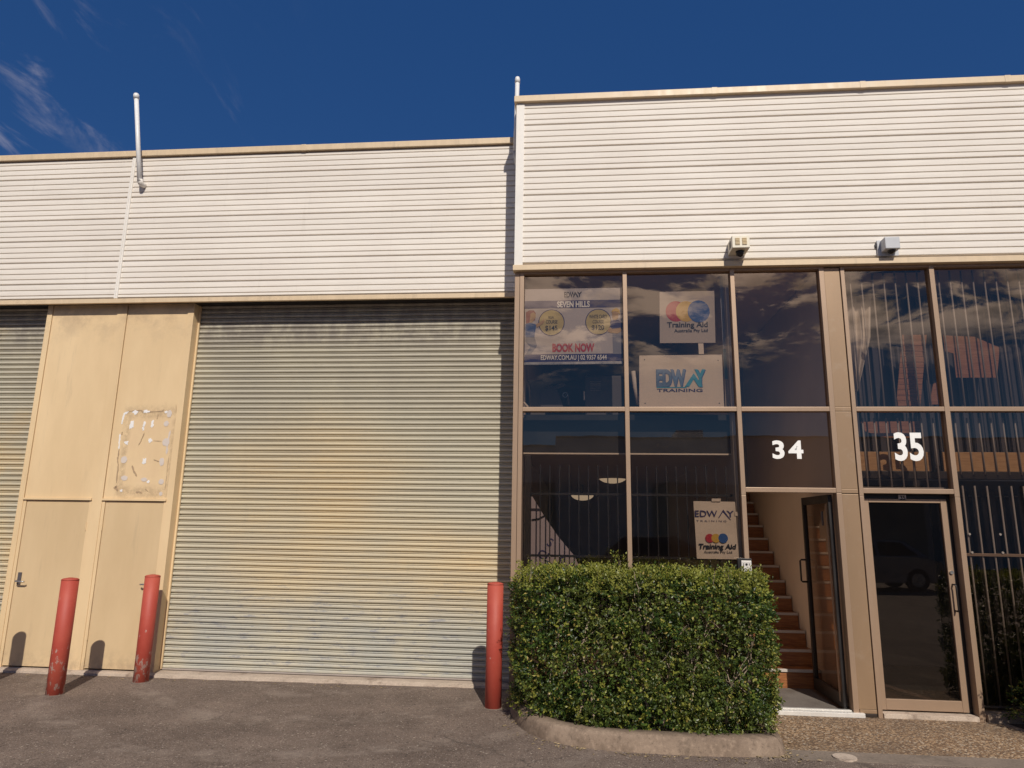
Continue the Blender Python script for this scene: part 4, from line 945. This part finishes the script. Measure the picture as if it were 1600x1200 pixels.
# three-circle sign
Y = YG + 0.045; c = W(1074, 535, Y)
M_SGN = paint('dull_sign_board', (0.50, 0.42, 0.36), .6, .06, 3, 0)
s2 = thing('sign', (c.x, Y, c.z), 'square off white sign with red, yellow and blue circles in the second upper pane', 'sign')
flat('board', [(1031, 536), (1030.5, 456), (1116, 454.5), (1118, 535.5)], Y, .006, M_SGN, s2)
def tri_circ(p, Y, l, r):
    for i, (x, m_) in enumerate(((l[0], M_REDP), (l[1], M_YELP), (l[2], M_BLUP))): fdisc('printed_circle', x, r[1], r[0] if i < 2 else r[0] * 1.08, Y - .001 * (i + 1), m_, p, .0009)
tri_circ(s2, Y - .0002, (1056, 1072, 1091.7), (16.0, 486.5))
ptext('Training Aid', 1042.5, 1106, 511.3, 503.5, Y - .004, M_INK, s2, .02); ptext('Australia Pty Ltd', 1053.5, 1106, 519, 514.2, Y - .004, M_INK, s2, .01)
flat('hanging_tag', [(1092, 553), (1091, 536.5), (1099, 536.5), (1100, 553)], Y + .002, .003, M_WALLI, s2)
# training board
Y = YG + 0.030; c = W(1065, 636, Y)
s3 = thing('sign', (c.x, Y, c.z), 'wide off white board lettered in shaded blue, standing on the second pane transom', 'sign')
flat('board', [(999, 636.2), (998.8, 555.5), (1128, 554), (1131.5, 636)], Y, .012, M_PAPER, s3)
def shaded(body, x0, x1):
    ptext(body, x0 + 1.2, x1 + 1.2, 603.7, 579.5, Y - .002, M_PBLUE, s3, .05); ptext(body, x0, x1, 602.5, 578.5, Y - .004, M_TEAL if body == 'Y' else paint('steel_blue_print', (0.13, 0.22, 0.36), .5, .3, 9, 0), s3, .05)
shaded('EDW', 1025.5, 1072); shaded('Y', 1086, 1103)
flat('lettering', [(1070, 604), (1084, 583), (1098.5, 604.5), (1092, 604.5), (1084, 592.5), (1077, 604)], Y - .006, .001, M_TEAL, s3)
flat('underline', [(1026, 606), (1026, 604.6), (1073, 604.6), (1073, 606)], Y - .004, .001, M_TEAL, s3)
ptext('TRAINING', 1026.5, 1098, 612.3, 607.6, Y - .004, M_NAVYT, s3, .01)
for x, y in ((1007, 562), (1122, 563), (1008, 630), (1124, 630)): fdisc('screw', x, y, 0.9, Y - .003, M_STEELC, s3)
# blue banner strip
Y = YG + 0.16; c = W(1139, 635, Y)
s4 = thing('pull_up_banner', (c.x, Y, c.z), 'narrow pale and teal banner standing beside the training board in the second pane', 'banner')
flat('fabric', [(1130, 545), (1124, 432), (1136, 432), (1141.5, 545)], Y, .003, paint('pale_blue_print', (0.50, 0.52, 0.58), .5, .05, 3, 0), s4)
flat('fabric', [(1132.5, 592), (1130, 545.2), (1141.5, 545.2), (1144, 592)], Y, .003, paint('pale_teal_print', (0.22, 0.45, 0.48), .5, .2, 3, 0), s4)
flat('fabric', [(1134, 640), (1132.5, 592.2), (1144, 592.2), (1147, 640)], Y, .003, M_PAPER, s4)
# paper roll
a, b = W(989.5, 580, YG + .12), W(998, 632, YG + .12)
bm = BM(); tube(bm, [b, a.lerp(b, .5) + Vector((-.01, 0, 0)), a], 0.022, 14); mk('paper_roll', bm, M_CURT, None, 'crumpled pale roll leaning left of the training board', 'paper roll', smooth=True)
# locker
Y = YG + 0.55; p0 = W(915, 634, Y); p1 = W(970.5, 587, Y)
lk = thing('locker', (p0.x, Y, 2.86), 'grey steel locker with louvred vents behind the upper left pane', 'locker')
part_box('body', p0.x, p1.x, Y, Y + .45, 2.834, p1.z, M_STEELC, lk); part_box('door', p0.x + .012, p1.x - .012, Y - .008, Y - .001, 2.87, p1.z - .015, M_STEELC, lk)
for k in range(5): part_box('vent', p0.x + .05, p0.x + .17, Y - .014, Y - .0082, p1.z - .075 - .024 * k, p1.z - .067 - .024 * k, M_WALLG, lk, 0)
part_box('handle', p0.x - .022, p0.x - .006, Y - .02, Y - .002, W(915, 625, Y).z, W(915, 612, Y).z, M_DIGIT, lk)
# cabinet with cartons
Y = YG + 0.5; p0 = W(829, 634, Y); p1 = W(852, 598, Y)
cb = thing('cabinet', (p0.x, Y, 2.86), 'dull grey cabinet at the left behind the upper left pane', 'cabinet')
part_box('body', p0.x, p1.x, Y, Y + .5, 2.834, p1.z, M_DIM, cb); part_box('worktop', p0.x - .03, p1.x + .05, Y - .02, Y + .5, p1.z + .001, p1.z + .02, M_DIM, cb)
a = W(848, 597, Y + .05); b = W(861, 583.5, Y + .05)
bm = BM(); box(bm, a.x, b.x, Y + .05, Y + .2, p1.z + .0215, b.z, .003); mk('carton', bm, M_DIM, None, 'small dull carton standing on the grey cabinet upstairs', 'carton')
ch = thing('office_chair', (W(872, 634, Y).x, Y, 2.86), 'dark office chair tipped beside the grey cabinet in the upper left pane', 'chair')
flat('backrest', [(845, 636), (842, 614), (862, 602), (872, 612), (880, 636)], Y - .05, .05, M_BLIND, ch)
flat('armrest', [(864, 604), (880, 598), (884, 601), (868, 608)], Y - .10, .04, M_BLIND, ch)
bm = BM(); q = W(883, 618, Y); tube(bm, [q, q + Vector((.03, 0, .02)), q + Vector((.04, 0, -.1))], .012, 8); mk('arm', bm, M_STEELC, ch)
fdisc('emblem_ring', 883, 617, 4, Y - .12, M_CHROME, ch, ring=.2)
a = W(818.5, 629, YG + .06); b = W(825, 636, YG + .06)
bm = BM(); tube(bm, [b, a], .012, 8); mk('cardboard_tube', bm, M_PAPER, None, 'short pale tube lying in the bottom left corner of the upper left pane', 'tube')
# ---- ground floor: security grille, sheet, lamps, banner
Y = D + 0.24
gr = thing('security_grille', (0.5, Y, 0.05), 'dark security grille behind the two lower panes over the hedge', 'grille')
x = -0.46
while x < 1.56:
    part_box('bar', x - .006, x + .006, Y - .006, Y + .006, 0.06, 2.30, M_GRILLE, gr, 0); x += 0.1
for py_ in (772, 869): z = W(900, py_, Y).z; part_box('rail', -0.52, 1.595, Y - .014, Y - .0062, z - .012, z + .012, M_GRILLE, gr, 0)
part_box('bracket', -.52, -.46, Y - .03, Y + .03, 1.2, 2.40, M_DKFR, gr)
Y = YG + 0.03; c = W(1120, 873, Y)
s5 = thing('poster', (c.x, Y, c.z), 'creased off white poster taped inside the lower pane, just left of the open door', 'poster')
nx_, ny_ = 14, 20; bm = BM(); vv = []
rp_ = random.Random(5)
for j in range(ny_ + 1):
    for i in range(nx_ + 1):
        u, v = i / nx_, j / ny_
        x = (1083.5 + 5.5 * v) * (1 - u) + (1148.5 + 6 * v) * u; y = (783 + 90 * v) * (1 - u) + (784 + 90 * v) * u
        p = W(x, y, Y); vv.append(bm.verts.new((p.x, Y + rp_.uniform(0, .0035) + .003 * math.sin(v * 9 + u * 3), p.z)))
for j in range(ny_):
    for i in range(nx_): a = j * (nx_ + 1) + i; bm.faces.new((vv[a], vv[a + 1], vv[a + nx_ + 2], vv[a + nx_ + 1]))
mk('sheet', bm, M_PAPER, s5, smooth=True, fix=False)
Z = Y - .006
ptext('EDW', 1086, 1121, 807.2, 797.5, Z, M_NAVYT, s5, .012); ptext('Y', 1135.5, 1147, 808, 798, Z, M_NAVYT, s5, .012)
flat('lettering', [(1122, 809.5), (1130, 796), (1142.5, 813), (1139.5, 811), (1129.5, 800), (1123.5, 809.5)], Z, .001, M_NAVYT, s5)
ptext('T R A I N I N G', 1088, 1135, 815, 812.4, Z, M_NAVYT, s5, 0)
tri_circ(s5, Z + .001, (1109, 1118.5, 1130), (6.9, 841))
ptext('Training Aid', 1092, 1150.8, 857, 849.6, Z - .001, M_INK, s5, .035, slant=.15); ptext('Australia Pty Ltd', 1100, 1144, 864, 860, Z - .001, M_INK, s5, .005)
for q in ([(1112, 783.5), (1112, 779), (1126, 779), (1126, 783.5)], [(1148, 806), (1147.5, 799), (1152, 800), (1153, 806)]): flat('tape', q, Z - .002, .001, M_PAPER, s5)
Y = D + 0.42; c = W(860, 890, Y)
bn = thing('fabric_banner', (c.x, Y, 1.0), 'sunlit lilac fabric banner hanging in a slanting triangle behind the lower left grille', 'banner')
flat('fabric', [(827, 905), (829, 776), (832, 776), (850, 806), (872, 838), (897, 868), (915, 905)], Y, .004, M_BAN, bn)
text('S', 853, 851, Y - .003, .085, M_NAVYT, bn, w=1, bold=.01, rot=-.5); text('CL', 838, 868, Y - .003, .085, M_NAVYT, bn, w=1, bold=.01, rot=-.5); text('S', 870, 880, Y - .003, .085, M_NAVYT, bn, w=1, bold=.01, rot=-.5)
bm = BM(); a, b = W(831, 812, Y - .01), W(852, 805, Y - .01); tube(bm, [a, a.lerp(b, .5) + Vector((0, 0, -.015)), b], .008, 8); mk('strap', bm, M_GRILLE, bn)
def em_mat():
    m, t, p = new_mat('lit_opal_glass'); p.inputs['Base Color'].default_value = (.8, .7, .55, 1)
    socket(p, 'Emission Color', 'Emission').default_value = (1, .78, .52, 1); p.inputs['Emission Strength'].default_value = 0.55; return m
M_EM = em_mat()
for i, (px, py, Yl, rr_, lab) in enumerate(((957, 745, 11.6, .235, 'glowing half round ceiling lamp, the larger and nearer of the two indoors'), (910, 773, 13.4, .215, 'glowing half round ceiling lamp, the smaller and lower of the two indoors'))):
    c = W(px, py, Yl); t_ = thing('ceiling_lamp', c, lab, 'lamp', 'ceiling lamps indoors'); bm = BM(); rings = []; n = 28
    for j in range(7):
        a = math.pi / 2 * j / 6; rings.append([bm.verts.new((c.x + rr_ * math.cos(a) * math.cos(2 * math.pi * k / n) + 1e-5 * k, c.y + rr_ * math.cos(a) * math.sin(2 * math.pi * k / n), c.z - .11 * math.sin(a))) for k in range(n)])
    for j in range(6):
        for k in range(n): bm.faces.new((rings[j][k], rings[j][(k + 1) % n], rings[j + 1][(k + 1) % n], rings[j + 1][k]))
    mk('shade', bm, M_EM, t_, smooth=True)
    bm = BM(); tube(bm, [(c.x, c.y, c.z + .003), (c.x, c.y, c.z + .02)], rr_ + .012, 28); tube(bm, [(c.x, c.y, c.z + .02), (c.x, c.y, 2.459)], .02, 8) if c.z < 2.4 else None; mk('rim', bm, M_DKFR, t_)
# inner lintel edge over the lower panes
part_box('inner_spandrel', -0.54, 1.598, D + 0.22, D + 0.299, 2.425, 2.836, M_BLK, of, 0); part_box('spandrel_edge', -0.54, 1.598, D + 0.21, D + 0.219, 2.415, 2.43, M_WALLI, of, 0)
# counter and shelving at the back of the room
bm = BM(); box(bm, -0.3, 1.2, 12.0, 12.6, 0.03, 1.05, .01); mk('counter', bm, M_DIM, None, 'dim counter at the back of the ground floor room behind the grille', 'counter')
# ---- unit 35
Yb_ = D + 0.13
def grille(t, xs_, z0, z1, r=.0085):
    for x in xs_:
        bm = BM(); tube(bm, [(x, Yb_, z0), (x, Yb_, z1)], r, 8); mk('bar', bm, M_BAR, t, smooth=True)
b3 = [W(1345.2 + 18.25 * k, 633, Yb_).x for k in range(7)]
b4 = [W(1489 + 18.6 * k, 633, Yb_).x for k in range(22)]; b4 = [x for x in b4 if x < 5.9 and not 4.74 < x < 4.86]
zt = W(1330, 426, Yb_).z; zl = W(1345, 653, Yb_).z
g3 = thing('security_grille', (3.2, Yb_, 2.1), 'pale vertical security bars behind the panes over the 35 door', 'grille', 'security bars of unit 35')
grille(g3, b3, 2.895, zt); grille(g3, b3, 2.10, zl); part_box('rail', 2.80, 3.61, Yb_ - .012, Yb_ + .012, 2.082, 2.099, M_BAR, g3); part_box('rail', 2.80, 3.61, Yb_ - .012, Yb_ + .012, 2.877, 2.893, M_BAR, g3)
part_box('rail', 2.80, 3.61, Yb_ + .01, Yb_ + .03, zt, zt + .02, M_DKFR, g3)
g4 = thing('security_grille', (4.6, Yb_, 0.1), 'tall pale security bars behind the window at the right edge', 'grille', 'security bars of unit 35')
grille(g4, b4, 2.895, zt); grille(g4, b4, 2.23, zl); grille(g4, b4, 0.12, 2.12)
zr = W(1540, 867, Yb_).z
part_box('rail', 3.68, 5.93, Yb_ - .024, Yb_ - .009, zr - .014, zr + .014, M_BRZ, g4); part_box('rail', 3.68, 5.93, Yb_ - .012, Yb_ + .012, 2.877, 2.893, M_BAR, g4); part_box('rail', 3.68, 5.93, Yb_ - .012, Yb_ + .012, 0.10, .119, M_BAR, g4)
for x, y in ((1514, 834.5), (1562, 835), (1518, 863), (1566, 863.5)):
    c = W(x, y, Yb_ - .02); bm = BM(); tube(bm, [(c.x, Yb_ - .026, c.z), (c.x, Yb_ - .034, c.z)], .011, 12); mk('bolt_cap', bm, M_DIGIT, g4)
Y = D + 0.27; zb, zt2 = W(1420, 736, Y).z, W(1420, 706, Y).z
pw = thing('plywood_strip', (4.0, Y, zb), 'long sunlit plywood strip behind the 35 numerals and the right hand bars', 'board')
part_box('board', 2.80, 3.57, Y, Y + .018, zb, zt2, M_PLY, pw); part_box('board', 3.69, 5.9, Y, Y + .018, zb, zt2, M_PLY, pw)
part_box('beam', 2.79, 5.93, D + .262, D + .34, zb - .075, zb - .002, M_DKFR, of)
def blind(nm, x0, x1, Y, z0, z1, w, mat, label, ang=.5):
    t = thing(nm, ((x0 + x1) / 2, Y, z1), label, 'blind'); x = x0; k = 0
    while x < x1:
        bm = BM(); c, s = math.cos(ang) * w * .66, math.sin(ang) * w * .66
        for dz0, dz1 in ((z0, z1),):
            q = [(x - c, Y - s), (x + c, Y + s), (x + c + .002, Y + s + .003), (x - c - .002, Y - s + .003)]; slab(bm, q, dz0, dz1)
        mk('slat', bm, mat, t); x += w; k += 1
blind('vertical_blind', 2.82, 5.9, D + .75, 2.23, 4.28, .088, M_BLIND, 'charcoal vertical blind across the upper windows of unit 35')
part_box('added_dark_backing', 3.70, 5.93, D + .66, D + .67, .03, 2.04, M_BLK, of, 0)  # dark sheet added to hide the bright patches between the blind slats
blind('vertical_blind', 3.72, 5.9, D + .5, .05, 2.1, .088, M_GRILLE, 'near black vertical blind behind the lower bars at the right edge', .7)
# white curtain bunched at the left of the bay
Y = D + .36; bm = BM(); vv = []; nu, nv = 40, 14
for j in range(nv + 1):
    v = j / nv; yl = 462 + 150 * v; xl = 1321 + 14 * v; xr = 1362 - 2 * v if v < .45 else 1361 - 22 * (v - .45) / .55
    for i in range(nu + 1):
        u = i / nu; p = W(xl * (1 - u) + xr * u, yl, Y); vv.append(bm.verts.new((p.x, Y + .022 * math.sin(u * 19 + .6 * math.sin(v * 4)), p.z)))
for j in range(nv):
    for i in range(nu): a = j * (nu + 1) + i; bm.faces.new((vv[a], vv[a + 1], vv[a + nu + 2], vv[a + nu + 1]))
c = W(1340, 612, Y); o = mk('curtain', bm, M_CURT, None, 'bunched white curtain cloth behind the bars next to the bronze column', 'curtain', smooth=True, fix=False); base(o, (c.x, Y, c.z))
Y = D + .42; c = W(1425, 632, Y)
bb = thing('bamboo_blind', (c.x, Y, c.z), 'reddish brown slatted roll leaning upright behind the bars over the 35 door', 'blind')
for k in range(13):
    v0, v1 = k / 13, (k + .93) / 13
    def e(v): return (1410 - 10 * v, 1448 - 10 * v, 523 + 112 * v)
    a, b = e(v0), e(v1); flat('slat', [(b[0], b[2]), (a[0], a[2]), (a[1], a[2]), (b[1], b[2])], Y + (k % 2) * .004, .012, M_CARD, bb)
flat('cardboard', [(1494, 590), (1490, 552), (1477, 549), (1474, 524), (1522, 526), (1562, 543), (1558, 590)], D + .44, .008, M_CARD, None, 'flattened brown cardboard behind the upper bars at the right', 'cardboard')
flat('cardboard', [(1352, 674), (1345, 659), (1440, 658), (1436, 684), (1385, 684)], D + .40, .008, M_CARD, None, 'small brown cardboard scrap right under the transom above the 35 numerals', 'cardboard')
flat('cardboard', [(1452, 632), (1458, 600), (1466, 596), (1466, 632)], D + .44, .008, M_CARD, None, 'thin brown cardboard offcut beside the mullion, right of the slatted roll', 'cardboard')

# ================================================================= ACROSS THE YARD (seen only in the glass)
ob = thing('opposite_building', (0, -23, 0), 'warehouse row across the yard, seen only mirrored in the shop windows', 'building')
def obx(name, x0, x1, y0, y1, z0, z1, mat): return part_box(name, x0, x1, y0, y1, z0, z1, mat, ob, 0)
obx('wall', -60, -1.0, -36, -23, 0, 5.95, M_WHT); obx('wall', -0.99, 60, -36, -22.6, 0, 6.35, M_WHT)
obx('parapet', -60, -1.02, -23.1, -22.95, 5.951, 6.05, M_TRIM); obx('parapet', -0.99, 60, -22.7, -22.55, 6.351, 6.45, M_TRIM)
obx('roof_plant', 5.5, 7.0, -26, -24, 6.352, 7.0, M_GREYBOX)
for k in range(12): obx('roller_door', -50 + k * 9, -45.6 + k * 9, -22.62 if -50 + k * 9 > -1 else -22.99, -22.55 if -50 + k * 9 > -1 else -22.93, 0.02, 4.0, M_ROLL)
def car(x, y, mat, label, flip=1):
    t = thing('parked_car', (x, y, 0), label, 'car', 'cars parked across the yard')
    X = lambda v: x + flip * v
    lower = [(-2.2, .32), (-2.22, .62), (-2.05, .86), (-1.3, .96), (1.05, .98), (2.0, .84), (2.2, .66), (2.2, .34), (1.9, .24), (-1.9, .24)]
    bm = BM(); prism(bm, [(X(a), b) for a, b in lower], y - .88, y + .88); bmesh.ops.bevel(bm, geom=list(bm.edges), offset=.05, segments=2, affect='EDGES'); mk('body', bm, mat, t, smooth=False)
    cab = [(-1.75, .955), (-1.15, 1.42), (.35, 1.46), (1.2, .965)]
    bm = BM(); lo = [bm.verts.new((X(a), y - (.82 if b < 1 else .62), b)) for a, b in cab]; hi = [bm.verts.new((X(a), y + (.82 if b < 1 else .62), b)) for a, b in cab]
    for i in range(4): bm.faces.new((lo[i], lo[(i + 1) % 4], hi[(i + 1) % 4], hi[i]))
    bm.faces.new(lo); bm.faces.new(hi); mk('cabin', bm, mat, t)
    for s in (-1, 1):
        for pts in ([(-1.45, 1.0), (-1.05, 1.36), (-.35, 1.39), (-.35, 1.0)], [(-.27, 1.0), (-.27, 1.39), (.30, 1.40), (.95, 1.0)]):
            bm = BM(); bm.faces.new([bm.verts.new((X(a), y + s * (.825 - .2 * (b - .96) / .48), b)) for a, b in pts]); mk('window', bm, M_LENS, t)
    for wx in (-1.35, 1.35):
        for s in (-1, 1):
            bm = BM(); tube(bm, [(X(wx), y + s * .70, .32), (X(wx), y + s * .90, .32)], .32, 24); w_ = mk('wheel', bm, M_BLK, t)
            bm = BM(); tube(bm, [(X(wx), y + s * .901, .32), (X(wx), y + s * .91, .32)], .20, 16); mk('rim', bm, M_CHROME, w_)
    for s in (-.62, .62):
        bm = BM(); box(bm, min(X(2.15), X(2.215)), max(X(2.15), X(2.215)), y + s - .16, y + s + .16, .62, .76, .02); mk('headlight', bm, M_CHROME, t)
car(2.6, -7.5, paint('dark_car_paint', (.05, .055, .07), .12, .03, 3, 0), 'dark saloon parked behind the viewer, seen faintly in the 35 door glass')
car(8.6, -8.4, paint('silver_car_paint', (.45, .46, .48), .18, .03, 3, 0, metal=.5), 'silver saloon parked to the right, mirrored faintly in the barred window', -1)

# dry leaves and grit lying along the kerb and the foot of the doors
rn = random.Random(77); vs, fs = [], []
for k in range(420):
    if k < 260:
        i = rn.randrange(len(line) - 1); x, y = line[i]; a = rn.uniform(0, 6.28); d = abs(rn.gauss(0, .10)); x += math.cos(a) * d; y += -abs(math.sin(a)) * d - .02
    elif k < 340: x, y = rn.uniform(-6.8, -0.7), 7.56 - abs(rn.gauss(0, .05))
    else: x, y = rn.uniform(-6, 3.6), rn.uniform(4.2, 7.4)
    L = rn.uniform(.008, .024) if k < 340 else rn.uniform(.004, .012); w = L * .4; t = rn.uniform(0, 6.28); c, s_ = math.cos(t), math.sin(t); z = .009 if x > 1.35 else .003; i = len(vs)
    for u, v, h in ((-L, 0, 0), (0, w, L * .25), (L, 0, .0), (0, -w, L * .15)): vs.append((x + u * c - v * s_, y + u * s_ + v * c, z + h))
    fs.append((i, i + 1, i + 2, i + 3))
me = bpy.data.meshes.new('leaf_litter'); me.from_pydata(vs, [], fs); me.materials.append(paint('dry_leaf', (.36, .27, .15), .8, .5, 9, 0))
o = bpy.data.objects.new('leaf_litter', me); COL.objects.link(o); tag(o, 'dry leaf scraps and grit scattered along the kerb and door foot', 'litter', kind='stuff')
